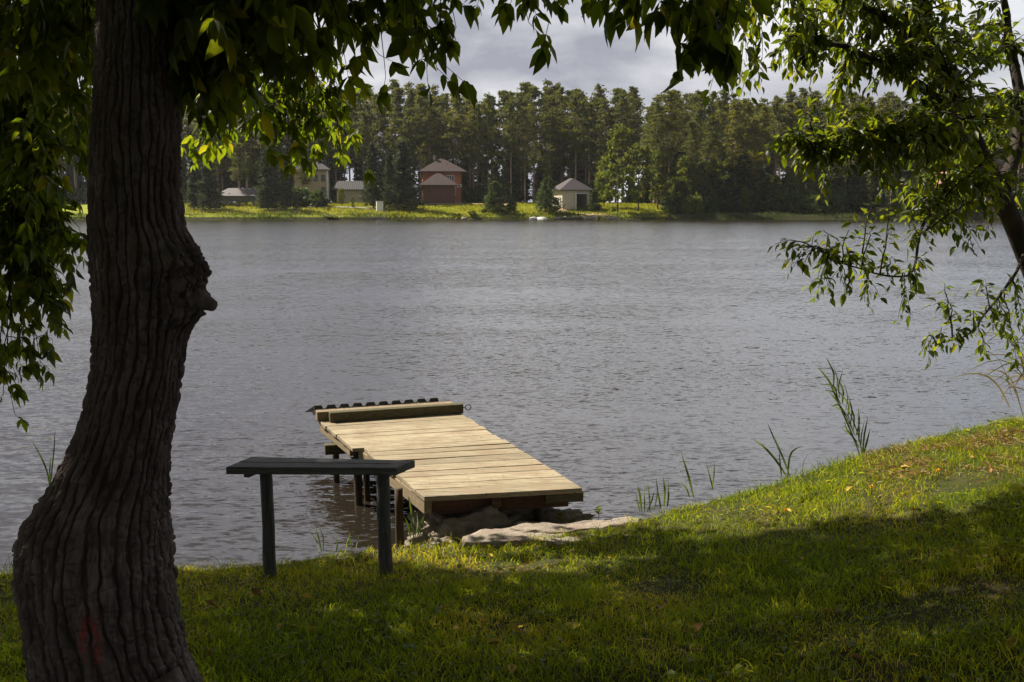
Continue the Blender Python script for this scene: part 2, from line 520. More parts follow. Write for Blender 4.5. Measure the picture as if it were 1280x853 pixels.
def water_mat():
    m = NT('lake water')
    pos = m.coord('World')
    def slopes(scale, sx, sy, det, dist, rot, ax, ay):
        mp_ = m.n('ShaderNodeMapping')
        mp_.inputs['Scale'].default_value = (sx, sy, 1)
        mp_.inputs['Rotation'].default_value = (0, 0, rot)
        m.l(pos, mp_.inputs['Vector'])
        q = m.n('ShaderNodeTexNoise')
        q.inputs['Scale'].default_value = scale
        q.inputs['Detail'].default_value = det
        q.inputs['Roughness'].default_value = 0.6
        q.inputs['Distortion'].default_value = dist
        m.l(mp_.outputs['Vector'], q.inputs['Vector'])
        s_ = m.n('ShaderNodeVectorMath', operation='SUBTRACT')
        m.l(q.outputs['Color'], s_.inputs[0])
        s_.inputs[1].default_value = (0.5, 0.5, 0.5)
        k_ = m.n('ShaderNodeVectorMath', operation='MULTIPLY')
        m.l(s_.outputs[0], k_.inputs[0])
        k_.inputs[1].default_value = (ax, ay, 0)
        return k_.outputs[0]
    a = slopes(4.6, 0.75, 2.5, 3, 0.4, 0.08, 0.32, 0.60)     # wavelets a few hands long
    b = slopes(15.0, 0.7, 2.0, 4, 0.5, -0.10, 0.45, 1.10)    # ripples
    mp_ = m.n('ShaderNodeMapping')
    mp_.inputs['Scale'].default_value = (1.0, 2.2, 1)
    m.l(pos, mp_.inputs['Vector'])
    c = m.noise(0.11, 3, 0.55, vec=mp_.outputs['Vector'], dist=0.3)
    gust = m.ramp(c, [(0.36, 0.55), (0.64, 1.1)])
    add = m.n('ShaderNodeVectorMath', operation='ADD')
    m.l(a, add.inputs[0])
    m.l(b, add.inputs[1])
    sc2 = m.n('ShaderNodeVectorMath', operation='SCALE')
    m.l(add.outputs[0], sc2.inputs[0])
    m.l(gust, sc2.inputs['Scale'])
    up = m.n('ShaderNodeVectorMath', operation='ADD')
    m.l(sc2.outputs[0], up.inputs[0])
    up.inputs[1].default_value = (0.02, -0.09, 1)      # normals tilted towards the near shore to reflect brighter sky
    nn = m.n('ShaderNodeVectorMath', operation='NORMALIZE')
    m.l(up.outputs[0], nn.inputs[0])
    p = m.n('ShaderNodeBsdfPrincipled')
    p.inputs['Base Color'].default_value = (0.020, 0.016, 0.012, 1)
    p.inputs['Roughness'].default_value = 0.08
    p.inputs['IOR'].default_value = 1.85
    m.l(nn.outputs[0], p.inputs['Normal'])
    return m.done(p.outputs['BSDF'])
M['water'] = water_mat()

# ------------------------------------------------------------------ ground and water
LIPX = np.array([-60, -9, -2.6, -1.5, -0.65, 0.0, 0.7, 1.2, 1.7, 2.5, 3.4, 6.0, 12, 60])
LIPY = np.array([3.6, 4.4, 4.80, 4.88, 5.14, 5.22, 5.34, 5.56, 5.80, 6.14, 6.50, 7.6, 10, 14])
LIPZ = np.array([0.2, 0.2, 0.20, 0.20, 0.20, 0.23, 0.29, 0.36, 0.42, 0.52, 0.62, 0.8, 1.0, 1.0])

def near_z(x, y):
    ye, ze = np.interp(x, LIPX, LIPY), np.interp(x, LIPX, LIPZ)
    d = ye - y
    back = ze + 0.085 * np.clip(d, 0, 30) - 0.0012 * np.clip(d, 0, 30) ** 2
    front = ze - 1.3 * np.clip(-d, 0, 3) ** 1.15 - 0.12 * np.clip(-d - 1.0, 0, 6)
    z = np.where(d > 0, back, front)
    return np.maximum(z, -1.2) + 0.012 * fbm(x * 2.3, y * 2.3, 0, 5, 3) + 0.03 * vnoise(x * 0.8, y * 0.8, 0, 8)

def far_z(x, y):
    ys = 168.5 + 2.0 * fbm(x * 0.03, 0.0, 0, 3, 3) + 2.5 * sstep(30, 90, x)
    d = y - ys
    z = np.where(d < 0, 0.25 * d, 0.85 * sstep(0, 1.3, d) + 1.6 * sstep(0.5, 17, d) + 0.7 * sstep(14, 40, d) + np.clip(d - 40, 0, 900) * 0.004)
    return np.maximum(z, -1.2)

def gz(x, y):
    x, y = np.asarray(x, float), np.asarray(y, float)
    return np.where(y < 60, near_z(x, y), far_z(x, y))

xs = np.unique(np.concatenate([np.linspace(-310, -140, 8), np.linspace(-140, 140, 141), np.linspace(140, 310, 8), np.linspace(-12, 12, 81), np.linspace(-5, 5, 168)]))
ys = np.unique(np.concatenate([np.linspace(-40, 0, 21), np.linspace(0, 9, 181), np.linspace(9, 20, 12), np.linspace(20, 150, 8), np.linspace(150, 215, 105), np.linspace(215, 355, 16)]))
GX, GY = np.meshgrid(xs, ys)
GV = np.stack([GX, GY, gz(GX, GY)], -1).reshape(-1, 3)
nx, ny = len(xs), len(ys)
idx = np.arange(nx * ny).reshape(ny, nx)
quads = np.stack([idx[:-1, :-1], idx[:-1, 1:], idx[1:, 1:], idx[1:, :-1]], -1).reshape(-1, 4)
ground = npmesh('ground', GV, [quads], M['ground'], smooth=True)
tag(ground, kind='structure')

wm = MB()
wm.add([(-310, 2, 0), (310, 2, 0), (310, 200, 0), (-310, 200, 0)], [(0, 1, 2, 3)])
lake = wm.build('lake_water', M['water'])
tag(lake, kind='structure')

# ------------------------------------------------------------------ leaves and blades in bulk
LT = np.array([0.0, 0.22, 0.50, 0.78, 1.0])
def leaf_arrays(base, axis, normal, length, wr=0.5, prof=(0.06, 0.85, 1.0, 0.52, 0.0), fold=0.22, droop=0.35, rows=LT):
    """N pointed leaves, each folded along its midrib and arched: rows x 3 vertices"""
    N = len(base)
    axis, normal = nrm(axis), nrm(normal)
    side = nrm(np.cross(axis, normal))
    normal = np.cross(side, axis)
    length = np.broadcast_to(length, (N,))[:, None]
    droop = np.broadcast_to(droop, (N,))[:, None]
    vs = []
    for t, p in zip(rows, prof):
        c = base + axis * length * t - normal * length * droop * t * t * 0.55 + axis * 0
        wdt = length * wr * 0.5 * p
        lift = normal * wdt * fold * 2
        vs += [c - side * wdt + lift, c, c + side * wdt + lift]
    V = np.stack(vs, 1)
    k = len(rows)
    f = []
    for r in range(k - 1):
        for cc in range(2):
            a = r * 3 + cc
            f.append((a, a + 1, a + 4, a + 3))
    f = np.array(f)
    Fq = (np.arange(N)[:, None, None] * (3 * k) + f[None]).reshape(-1, 4)
    return V.reshape(-1, 3), Fq

def blade_arrays(base, direction, length, width, bend):
    """N grass blades: two quads to a tip triangle"""
    N = len(base)
    d = nrm(direction)
    up = np.array([0, 0, 1.0])
    hor = np.stack([rng.normal(size=N), rng.normal(size=N), np.zeros(N)], -1)
    side = nrm(np.cross(d, hor))
    length, width, bend = [np.broadcast_to(q, (N,))[:, None] for q in (length, width, bend)]
    out_ = nrm(d * np.array([1, 1, 0]) + 1e-6)
    p0 = base
    p1 = base + d * length * 0.5
    p2 = base + d * length * 0.82 + out_ * length * bend * 0.35 - up * length * bend * 0.10
    p3 = base + d * length + out_ * length * bend - up * length * bend * 0.45
    V = np.stack([p0 - side * width * 0.5, p0 + side * width * 0.5, p1 - side * width * 0.45, p1 + side * width * 0.45, p2 - side * width * 0.28, p2 + side * width * 0.28, p3], 1)
    q = np.array([(0, 1, 3, 2), (2, 3, 5, 4)])
    t = np.array([(4, 5, 6)])
    o = np.arange(N)[:, None, None] * 7
    return V.reshape(-1, 3), (o + q).reshape(-1, 4), (o + t).reshape(-1, 3)

def merge(parts):
    V, Q, n = [], [], 0
    for v, q in parts:
        V.append(v)
        Q.append(q + n)
        n += len(v)
    return np.concatenate(V), np.concatenate(Q)

def bez(a, c, b, n):
    t = np.linspace(0, 1, n)[:, None]
    return (1 - t) ** 2 * a + 2 * t * (1 - t) * c + t * t * b

class Tree:
    """wood and leaves of one tree; limbs first, then sprays that grow from the nearest limb"""
    def __init__(s, compound, leaf_len, wr, lift=0.0):
        s.lift = lift
        s.compound, s.leaf_len, s.wr = compound, leaf_len, wr
        s.limbs, s.limb_pts = [], []
        s.twigs = MB()
        s.B, s.A, s.N, s.L = [], [], [], []
        s.LB, s.LA, s.LN, s.LL = [], [], [], []
    def limb(s, pts, r0, r1, n=26):
        pts = np.asarray(pts, float)
        t = np.linspace(0, len(pts) - 1, n)
        sm = np.stack([np.interp(t, np.arange(len(pts)), pts[:, k]) for k in range(3)], -1)
        for _ in range(3):
            sm[1:-1] = (sm[:-2] + 2 * sm[1:-1] + sm[2:]) / 4
        seg = np.linspace(0, 1, n)
        sm = sm + (np.stack([fbm(seg * 6, k * 3.1 + pts[0][0], 0, 40 + k, 2) for k in range(3)], -1)) * r0 * 0.5 * np.minimum(1, seg * 5)[:, None]
        s.limbs.append((sm, np.linspace(r0, r1, n)))
        s.limb_pts.append(sm)
        return sm
    def near(s, p, reach=9.0):
        allp = np.concatenate(s.limb_pts)
        d = np.linalg.norm((allp - p) * np.array([1, 1, 0.8]), axis=1)
        return allp[np.argmin(d)]
    def leaf(s, b, a, n, l):
        s.B.append(b); s.A.append(a); s.N.append(n); s.L.append(l)
    def spray(s, tip, leaves=22, run=0.4, scale=1.0, droop=1.0, base=None, sag=0.12, side=True):
        tip = np.asarray(tip, float) + np.array([0, 0, s.lift])
        b = s.near(tip) if base is None else np.asarray(base, float)
        D = np.linalg.norm(tip - b)
        mid = (b + tip) / 2 + np.array([0, 0, sag + 0.22 * D]) * (0.5 if tip[2] > b[2] else 1) + rng.normal(0, 0.07 * D, 3)
        n = max(7, int(D / 0.06))
        n = min(n, 40)
        pts = bez(b, mid, tip, n)
        pts[1:-1] += rng.normal(0, 0.006, (n - 2, 3))
        r0 = 0.0035 + 0.0055 * min(D, 2.2)
        s.twigs.tube(pts, np.linspace(r0, 0.0013, n), 5, False)
        cum = np.concatenate([[0], np.cumsum(np.linalg.norm(np.diff(pts, axis=0), axis=1))])
        total = cum[-1]
        run = min(run, total * 0.95)
        stems = [(pts, cum, total - run, total, leaves)]
        if side:
            for q in range(3):
                l0 = total - run * rng.uniform(0.35, 0.95)
                p0 = np.array([np.interp(l0, cum, pts[:, k]) for k in range(3)])
                dv = nrm(tip - p0 + rng.normal(0, 0.7, 3) * run + np.array([0, 0, -0.10]))
                ln = run * rng.uniform(0.35, 0.7)
                sp = bez(p0, p0 + dv * ln * 0.5 + np.array([0, 0, 0.03]), p0 + dv * ln - np.array([0, 0, ln * 0.2]), 6)
                s.twigs.tube(sp, np.linspace(0.0022, 0.001, 6), 4, False)
                c2 = np.concatenate([[0], np.cumsum(np.linalg.norm(np.diff(sp, axis=0), axis=1))])
                stems.append((sp, c2, 0.15 * c2[-1], c2[-1], max(3, leaves // 3)))
        for P_, C_, l0, l1, cnt in stems:
            if s.compound:
                nodes = max(2, int(cnt / 4.2))
            else:
                nodes = cnt
            ts = np.linspace(l0, l1, nodes) + rng.normal(0, 0.01, nodes)
            for i, tt in enumerate(ts):
                p = np.array([np.interp(tt, C_, P_[:, k]) for k in range(3)])
                p2 = np.array([np.interp(tt - 0.03, C_, P_[:, k]) for k in range(3)])
                d = nrm(p - p2 + 1e-5)
                lat = nrm(np.cross(d, rng.normal(0, 1, 3)))
                ax = nrm(0.45 * d + 0.75 * lat + np.array([0, 0, -0.55 * droop]))
                L_ = s.leaf_len * scale * rng.uniform(0.5, 1.3)
                up = nrm(np.array([0, 0, 1.0]) + rng.normal(0, 0.6, 3))
                if s.compound:
                    pet = L_ * rng.uniform(0.7, 1.1)
                    q = p + ax * pet
                    s.twigs.tube(np.stack([p, p + ax * pet * 0.5, q]), [0.0012, 0.001, 0.0008], 3, False)
                    sd = nrm(np.cross(ax, up))
                    s.leaf(q, nrm(ax + np.array([0, 0, -0.5 * droop])), up, L_ * 1.1)
                    for sg in (-1, 1):
                        s.leaf(q - ax * 0.1 * pet, nrm(ax * 0.5 + sg * sd * 0.9 + np.array([0, 0, -0.6 * droop]) + rng.normal(0, .15, 3)), up + rng.normal(0, .2, 3), L_)
                        if rng.random() < 0.6:
                            s.leaf(q - ax * 0.55 * pet, nrm(ax * 0.35 + sg * sd * 0.9 + np.array([0, 0, -0.6 * droop]) + rng.normal(0, .2, 3)), up + rng.normal(0, .2, 3), L_ * 0.85)
                else:
                    s.leaf(p + ax * 0.012, ax, up, L_)
    def cloud(s, cx, cy, rx, ry, y0, y1, n, leaves=20, run=0.35, scale=1.0, droop=1.0):
        for _ in range(n):
            while True:
                a, b = rng.uniform(-1, 1, 2)
                if a * a + b * b < 1:
                    break
            s.spray(at(cx + a * rx, cy + b * ry, rng.uniform(y0, y1)), leaves, run, scale, droop)
    def bulk(s, pts, scale=1.25):
        """leaves of the crown over the viewer's head"""
        n = len(pts)
        s.LB.append(pts)
        s.LA.append(nrm(rng.normal(0, 1, (n, 3)) + np.array([0, 0, -0.5])))
        s.LN.append(nrm(rng.normal(0, 0.5, (n, 3)) + np.array([0, 0, 1.0])))
        s.LL.append(s.leaf_len * scale * rng.uniform(0.7, 1.2, n))
    def finish(s, root, leafmat, barkmat, droop=0.35):
        for pts, r in s.limbs:
            mb = MB()
            mb.tube(pts, r, 10)
            mb.build('branch', barkmat, root, True)
        s.twigs.build('twigs', M['twigwood'], root, True)
        parts = []
        n = len(s.B)
        parts.append(leaf_arrays(np.array(s.B), np.array(s.A), np.array(s.N), np.array(s.L), s.wr * rng.uniform(0.8, 1.15, (n, 1)), droop=rng.uniform(0.05, 0.75, n)))
        if s.LB:
            B, A, N_, LL = [np.concatenate(q) for q in (s.LB, s.LA, s.LN, s.LL)]
            parts.append(leaf_arrays(B, A, N_, LL, s.wr * 1.1, prof=(0.1, 1.0, 0.0), rows=(0.0, 0.45, 1.0)))
        V, Q = merge(parts)
        return npmesh('crown', V, [Q], leafmat, root, True)

# ------------------------------------------------------------------ the big trunk with its burl
TRUNK_Y = 2.98
prof = np.array([  # y in the photograph, left edge, right edge (burl left out)
    (-260, 132, 226), (-60, 126, 228), (0, 125, 228), (60, 123, 226), (120, 120, 224), (180, 116, 223), (240, 113, 225), (280, 113, 229), (300, 114, 232),
    (335, 116, 236), (365, 118, 237), (400, 119, 236), (430, 119, 232), (460, 117, 227), (500, 110, 222), (540, 97, 214), (570, 85, 210),
    (600, 68, 207), (630, 48, 204), (660, 32, 206), (690, 25, 208), (710, 24, 209), (740, 28, 211), (780, 36, 217), (820, 43, 227), (853, 47, 238), (880, 46, 252), (930, 30, 275)], float)
root_l = thing('old_tree', 'thick old leaning trunk with a burl beside the bench and a dark leafy crown above', 'tree', (-1.24, TRUNK_Y, 0.36))
nr, na = 900, 420
py = np.linspace(-260, 925, nr)
le, ri = np.interp(py, prof[:, 0], prof[:, 1]), np.interp(py, prof[:, 0], prof[:, 2])
ker = np.hanning(31); ker /= ker.sum()
le = np.convolve(np.pad(le, 15, 'edge'), ker, 'valid')
ri = np.convolve(np.pad(ri, 15, 'edge'), ker, 'valid')
PL = np.array([at(a, b, TRUNK_Y) for a, b in zip(le, py)])
PR = np.array([at(a, b, TRUNK_Y) for a, b in zip(ri, py)])
C = (PL + PR) / 2
R = np.linalg.norm(PR - PL, axis=1) / 2
th = np.linspace(0, 2 * math.pi, na, endpoint=False)
TH, ZI = np.meshgrid(th, np.arange(nr))
ZZ = C[:, 2][:, None] + 0 * TH
RR = R[:, None] + 0 * TH
cosx, siny = np.cos(TH), np.sin(TH)
# burl: right side, two lobes
PYG = py[:, None] + 0 * TH
px2m = TRUNK_Y / F
da = np.abs((TH + 0.35 + math.pi) % (2 * math.pi) - math.pi)
burl = (29 * np.exp(-((PYG - 330) / 31) ** 2) + 21 * np.exp(-((PYG - 380) / 27) ** 2)) * np.exp(-(da / 0.75) ** 2) * px2m
burl *= 1 + 0.30 * fbm(TH * 5, ZZ * 22, 0, 91, 5, 0.6)
scar = np.exp(-((PYG - 620) / 16) ** 2) * np.exp(-(np.abs((TH + 0.05 + math.pi) % (2 * math.pi) - math.pi) / 0.4) ** 2) * 6 * px2m
# bark: interlacing plates between long furrows (seam on the side away from the lawn)
arc = ((TH - math.pi / 2) % (2 * math.pi)) * 0.135
low = sstep(520, 640, PYG)
wob = 0.40 * fbm(arc * 8, ZZ * 2.2, 0, 61, 3) + 0.20 * fbm(arc * 30, ZZ * 9, 0, 64, 4)
ph = arc / 0.025 + wob * 1.45
s1 = np.abs(np.sin(math.pi * ph))
ph2 = arc / 0.0105 + 1.2 * fbm(arc * 17, ZZ * 5, 0, 65, 3) + 3.3
s2 = np.abs(np.sin(math.pi * ph2))
cut = sstep(0.10, 0.30, np.abs(fbm(arc * 13 + np.floor(ph) * 3.7, ZZ * 24, 0, 66, 3)))
plate = sstep(0.10, 0.62, s1) * (0.58 + 0.42 * cut) * (0.72 + 0.28 * sstep(0.05, 0.5, s2))
plate *= 0.75 + 0.40 * fbm(arc * 70, ZZ * 26, 0, 67, 4)
plate = np.clip(plate, 0, 1.15)
broad = fbm(np.cos(TH) * RR * 9, np.sin(TH) * RR * 9, ZZ * 2.2, 83, 3)
knob = np.exp(-(da / 1.1) ** 2) * np.exp(-((PYG - 355) / 60) ** 2)
RAD = RR + burl + scar + (0.0130 + 0.005 * low) * (plate - 0.62) - 0.002 + broad * (0.002 + 0.009 * low) + knob * 0.012 * fbm(TH * 5, ZZ * 22, 0, 92, 4)
VX = C[:, 0][:, None] + cosx * RAD
VY = TRUNK_Y + siny * RAD * 0.95
V = np.stack([VX, VY, ZZ], -1).reshape(-1, 3) - np.array(root_l.location)
ix = np.arange(nr * na).reshape(nr, na)
ix2 = np.roll(ix, -1, axis=1)
Q = np.stack([ix[:-1], ix[1:], ix2[1:], ix2[:-1]], -1).reshape(-1, 4)
trunk = npmesh('trunk', V, [Q], M['bark'], root_l, True)
# red wound patch near the foot, on the side that faces the camera
wnd = np.exp(-(((V[:, 0] + root_l.location[0]) - at(150, 800, TRUNK_Y)[0]) / 0.04) ** 2 - ((V[:, 2] + root_l.location[2] - at(150, 800, TRUNK_Y - 0.2)[2]) / 0.085) ** 2) * (V[:, 1] < 0)
pa = trunk.data.attributes.new('plate', 'FLOAT', 'POINT')
pa.data.foreach_set('value', plate.ravel().astype(np.float32))
wa = trunk.data.attributes.new('wound', 'FLOAT', 'POINT')
wa.data.foreach_set('value', np.clip(wnd * 0.9, 0, 0.6).astype(np.float32))
# broken branch stub on the burl
mb = MB()
a0, a1 = at(243, 372, TRUNK_Y - 0.03), at(268, 383, TRUNK_Y - 0.06)
off = np.array(root_l.location)
mb.tube(np.stack([a0, a0 * 0.45 + a1 * 0.55, a1]) - off, [0.038, 0.026, 0.017], 9)
mb.build('branch_stub', M['bark_plain'], root_l, True, 0.004)
# roots that flare out to the right and left at the foot
for (sx_, sy_, ex, ey, r) in ((205, 845, 275, 872, 0.05), (70, 850, 10, 885, 0.06)):
    p0, p1 = at(sx_, sy_, TRUNK_Y - 0.12), at(ex, ey, TRUNK_Y - 0.2)
    p1[2] = float(gz(p1[0], p1[1])) - 0.03
    mb = MB()
    mb.tube(bez(p0 - off, (p0 + p1) / 2 - off + np.array([0, 0, -0.03]), p1 - off, 9), np.linspace(r, 0.02, 9), 10)
    mb.build('root', M['bark_plain'], root_l, True)

T1 = Tree(True, 0.071, 0.44, 0.075)
top = C[0]
# the limbs fork above the top of the picture
T1.limb([top - [0, 0, .05], (-1.05, 3.05, 3.55), (-0.45, 3.35, 3.75), (0.35, 3.5, 3.72), (1.0, 3.4, 3.55), (1.35, 3.3, 3.40)], 0.085, 0.016)
T1.limb([top - [0, 0, .05], (-1.15, 3.4, 3.7), (-1.15, 4.2, 3.95), (-1.15, 5.1, 3.75), (-1.2, 5.85, 3.3)], 0.085, 0.015)
T1.limb([top - [0, 0, .05], (-1.6, 3.2, 3.6), (-2.3, 3.8, 3.95), (-3.0, 4.3, 4.0)], 0.08, 0.02)
T1.limb([top - [0, 0, .05], (-1.1, 2.6, 3.8), (-0.4, 1.8, 4.3), (0.5, 1.0, 4.7)], 0.09, 0.03)
T1.limb([top - [0, 0, .05], (-1.6, 2.6, 3.8), (-2.6, 2.0, 4.4), (-3.6, 1.6, 4.8)], 0.08, 0.03)
T1.limb([top - [0, 0, .05], (-1.2, 3.0, 4.0), (-1.3, 3.3, 5.0), (-1.4, 3.6, 6.2)], 0.09, 0.03)
# visible sprays: dark mass right of the trunk
T1.cloud(300, 40, 100, 70, 2.7, 3.9, 36, 26, 0.35, 1.15)
T1.cloud(265, 115, 55, 60, 2.7, 3.6, 18, 24, 0.3, 1.15)
T1.cloud(390, 25, 90, 40, 3.0, 3.9, 18, 24, 0.35, 1.05)
for p in ((455, 70, 3.3), (480, 40, 3.5), (505, 95, 3.3), (545, 85, 3.25), (520, 40, 3.5), (560, 60, 3.3), (475, 100, 3.2), (440, 45, 3.6), (555, 112, 3.15), (540, 20, 3.4), (500, 15, 3.4)):
    T1.spray(at(*p), 22, 0.28, 1.0)
for p in ((600, 22, 3.3), (640, 30, 3.2), (670, 20, 3.3), (705, 25, 3.4), (620, 5, 3.1), (745, 25, 3.3), (720, 5, 3.2)):
    T1.spray(at(*p), 15, 0.2, 0.9)
T1.spray(at(686, 66, 2.6), 8, 0.12, 0.95, side=False)
for p in ((865, 95, 2.7), (880, 70, 2.8), (845, 80, 2.7), (900, 78, 2.75), (830, 40, 2.9), (800, 30, 3.0), (775, 20, 3.1), (870, 30, 2.9), (905, 40, 3.0), (850, 10, 3.0)):
    T1.spray(at(*p), 11, 0.14, 1.0)
# the sunlit spray further out
for p in ((270, 135), (300, 150), (330, 140), (350, 165), (375, 175), (400, 185), (425, 195), (335, 185), (365, 205), (395, 205), (310, 115), (345, 120), (380, 140), (410, 160), (255, 165), (420, 140), (290, 175), (248, 205), (360, 100), (330, 95), (320, 165), (385, 155), (432, 165), (405, 120)):
    T1.spray(at(p[0], p[1] + 14, 6.0 + rng.uniform(-0.13, 0.13)), 24, 0.40, 1.08)
# unseen crown over the viewer, shaped and extended to shade the foreground lawn
nb = 180000
pts = np.stack([rng.uniform(-9, 6.5, nb), rng.uniform(-5.0, 7.5, nb), rng.uniform(3.3, 6.6, nb)], -1)
tl = 1 / math.tan(SUN_EL)
sh = pts - SUN * ((pts[:, 2] - 0.4) / SUN[2])[:, None]
edge = np.interp(sh[:, 0], [-4, -0.9, -0.5, 0.2, 1.0, 1.8, 2.6, 3.5], [5.25, 5.12, 4.86, 4.78, 4.6, 4.5, 4.25, 4.1]) + 0.20 * fbm(sh[:, 0] * 2.6, sh[:, 1] * 2.6, 0, 23, 4, 0.6) + np.where(rng.random(nb) < 0.10, rng.uniform(0, 0.5, nb), 0)
q6 = at(335, 160, 6.0)
s6 = pts - SUN * ((pts[:, 2] - q6[2]) / SUN[2])[:, None]
hole = (((s6[:, 0] - q6[0]) / 0.85) ** 2 + ((s6[:, 1] - q6[1]) / 0.5) ** 2) < 1  # gap cut so the sun reaches the outer spray
vis = pts[:, 2] < 2.0 + pts[:, 1] * 0.215 + 0.14
dens = fbm(pts[:, 0] * 0.9, pts[:, 1] * 0.9, pts[:, 2] * 0.9, 29, 3) > -0.95
keep = (sh[:, 1] < edge) & (sh[:, 0] > -5.5) & ((sh[:, 0] < 2.75) | (sh[:, 1] < 2.0)) & ~hole & ~((pts[:, 1] > 0) & vis) & dens
T1.bulk(pts[keep], 2.0)
crown = T1.finish(root_l, M['leaf'], M['darktrunk'])
for ch in root_l.children:
    if ch.name.split('.')[0] in ('branch', 'twigs', 'crown'):
        ch.location = -off
print('old tree leaves', len(T1.B), keep.sum())

# ------------------------------------------------------------------ tree at the left edge
b2 = np.array([-3.35, 4.45, float(gz(-3.35, 4.45)) - 0.05])
root_2 = thing('leaning_tree', 'slender leafy tree at the left edge whose hanging twigs trail over the water', 'tree', b2)
T2 = Tree(True, 0.070, 0.44, 0.05)
mb = MB()
tp = bez(np.zeros(3), np.array([-0.25, 0.05, 1.5]), at(-60, 60, 4.4) - b2, 14)
mb.tube(tp, np.linspace(0.085, 0.055, 14), 12)
mb.build('trunk', M['bark_plain'], root_2, True)
tb = at(-60, 60, 4.4)
T2.limb([tb - [0, 0, 0.1], at(-10, 150, 4.3), at(15, 200, 4.2), at(25, 270, 4.15)], 0.045, 0.014)
T2.limb([tb - [0, 0, 0.1], at(-40, -60, 4.3), at(40, -80, 4.1), at(90, -20, 4.0)], 0.05, 0.014)
T2.limb([tb - [0, 0, 0.1], at(-90, -90, 4.6), at(-60, -200, 4.8)], 0.05, 0.02)
T2.cloud(55, 60, 80, 80, 3.3, 4.4, 46, 24, 0.35, 1.05)
T2.cloud(58, 185, 60, 90, 3.7, 4.5, 32, 24, 0.35, 1.0)
T2.cloud(25, 310, 55, 60, 3.9, 4.4, 17, 20, 0.3, 0.95)
T2.cloud(35, 390, 42, 45, 3.9, 4.3, 9, 18, 0.26, 0.9)
for p in ((88, 335, 4.1), (95, 320, 4.1), (70, 420, 4.0), (30, 455, 4.0), (12, 475, 4.0), (5, 510, 4.0), (40, 470, 4.05), (15, 440, 4.1), (-5, 490, 4.1), (85, 290, 4.2), (100, 300, 4.1)):
    T2.spray(at(*p), 15, 0.2, 0.85)
T2.cloud(35, 200, 50, 60, 5.5, 6.1, 18, 22, 0.4, 1.1)
T2.finish(root_2, M['leaf'], M['darktrunk'])
for ch in root_2.children:
    if ch.name.split('.')[0] in ('branch', 'twigs', 'crown'):
        ch.location = -b2

# ------------------------------------------------------------------ tree at the right edge
b3 = np.array([4.15, 6.25, float(gz(4.15, 6.25)) - 0.05])
root_3 = thing('bird_cherry_tree', 'spreading leafy tree on the right bank with dark trunk leaning left over the lake', 'tree', b3)
T3 = Tree(False, 0.066, 0.43, 0.05)
mb = MB()
tp = [b3, at(1322, 420, 6.1), at(1283, 320, 6.0), at(1252, 245, 5.95), at(1215, 172, 5.9), at(1190, 115, 5.85), at(1165, 65, 5.8), at(1145, -10, 5.7)]
tp = np.array(tp) - b3
t_ = np.linspace(0, len(tp) - 1, 40)
sm = np.stack([np.interp(t_, np.arange(len(tp)), tp[:, k]) for k in range(3)], -1)
for _ in range(4):
    sm[1:-1] = (sm[:-2] + 2 * sm[1:-1] + sm[2:]) / 4
mb.tube(sm, np.linspace(0.066, 0.036, 40), 14)
mb.build('trunk', M['darktrunk'], root_3, True)
T3.limb_pts.append(sm[14:] + b3)
T3.limb([at(1252, 245, 5.95), at(1275, 160, 6.1), at(1268, 60, 6.2), at(1250, -20, 6.2), at(1240, -90, 6.2)], 0.045, 0.010)
T3.limb([at(1283, 320, 6.0), at(1320, 200, 6.2), at(1340, 60, 6.3), at(1350, -60, 6.4)], 0.05, 0.010)
T3.limb([at(1215, 172, 5.9), at(1165, 120, 5.6), at(1110, 85, 5.4), at(1060, 55, 5.2), at(1020, 60, 5.1)], 0.035, 0.008)
T3.limb([at(1190, 115, 5.85), at(1140, 50, 5.6), at(1090, 10, 5.4), at(1040, -10, 5.2)], 0.035, 0.01)
T3.limb([at(1210, 165, 5.9), at(1150, 165, 5.5), at(1080, 170, 5.2), at(1020, 190, 5.0)], 0.018, 0.004)
T3.limb([at(1240, 220, 5.9), at(1190, 235, 5.6), at(1150, 280, 5.4), at(1145, 345, 5.3), at(1100, 345, 5.2), at(1040, 325, 5.1)], 0.012, 0.003)
T3.limb([at(1283, 310, 6.0), at(1268, 345, 5.8), at(1235, 390, 5.6), at(1210, 420, 5.5), at(1170, 430, 5.4)], 0.011, 0.003)
T3.limb([at(1145, -10, 5.7), at(1080, -80, 5.3), at(990, -70, 5.0), at(930, -20, 4.8)], 0.04, 0.008)
T3.cloud(1090, 60, 130, 75, 4.9, 6.0, 58, 21, 0.4, 0.95)
T3.cloud(1215, 110, 80, 120, 5.0, 6.6, 62, 22, 0.4, 0.95)
T3.cloud(1120, 180, 110, 55, 4.9, 5.8, 34, 21, 0.4, 0.95)
T3.cloud(1190, 240, 90, 50, 5.0, 6.3, 32, 20, 0.4, 0.9)
T3.cloud(960, 45, 60, 45, 4.4, 5.2, 16, 16, 0.3, 0.9)
T3.cloud(935, 20, 60, 30, 4.0, 5.0, 8, 16, 0.3, 0.95)
for p in ((955, 205, 4.9), (975, 195, 5.0), (1000, 190, 5.0), (1010, 215, 5.0), (985, 180, 5.0), (1040, 210, 5.1), (1060, 230, 5.1), (1030, 245, 5.1), (1080, 215, 5.1), (900, 125, 4.8), (925, 115, 4.9), (950, 120, 4.9), (965, 95, 4.9), (1005, 150, 5.0), (1030, 170, 5.0)):
    T3.spray(at(*p), 18, 0.3, 0.85, 0.8)
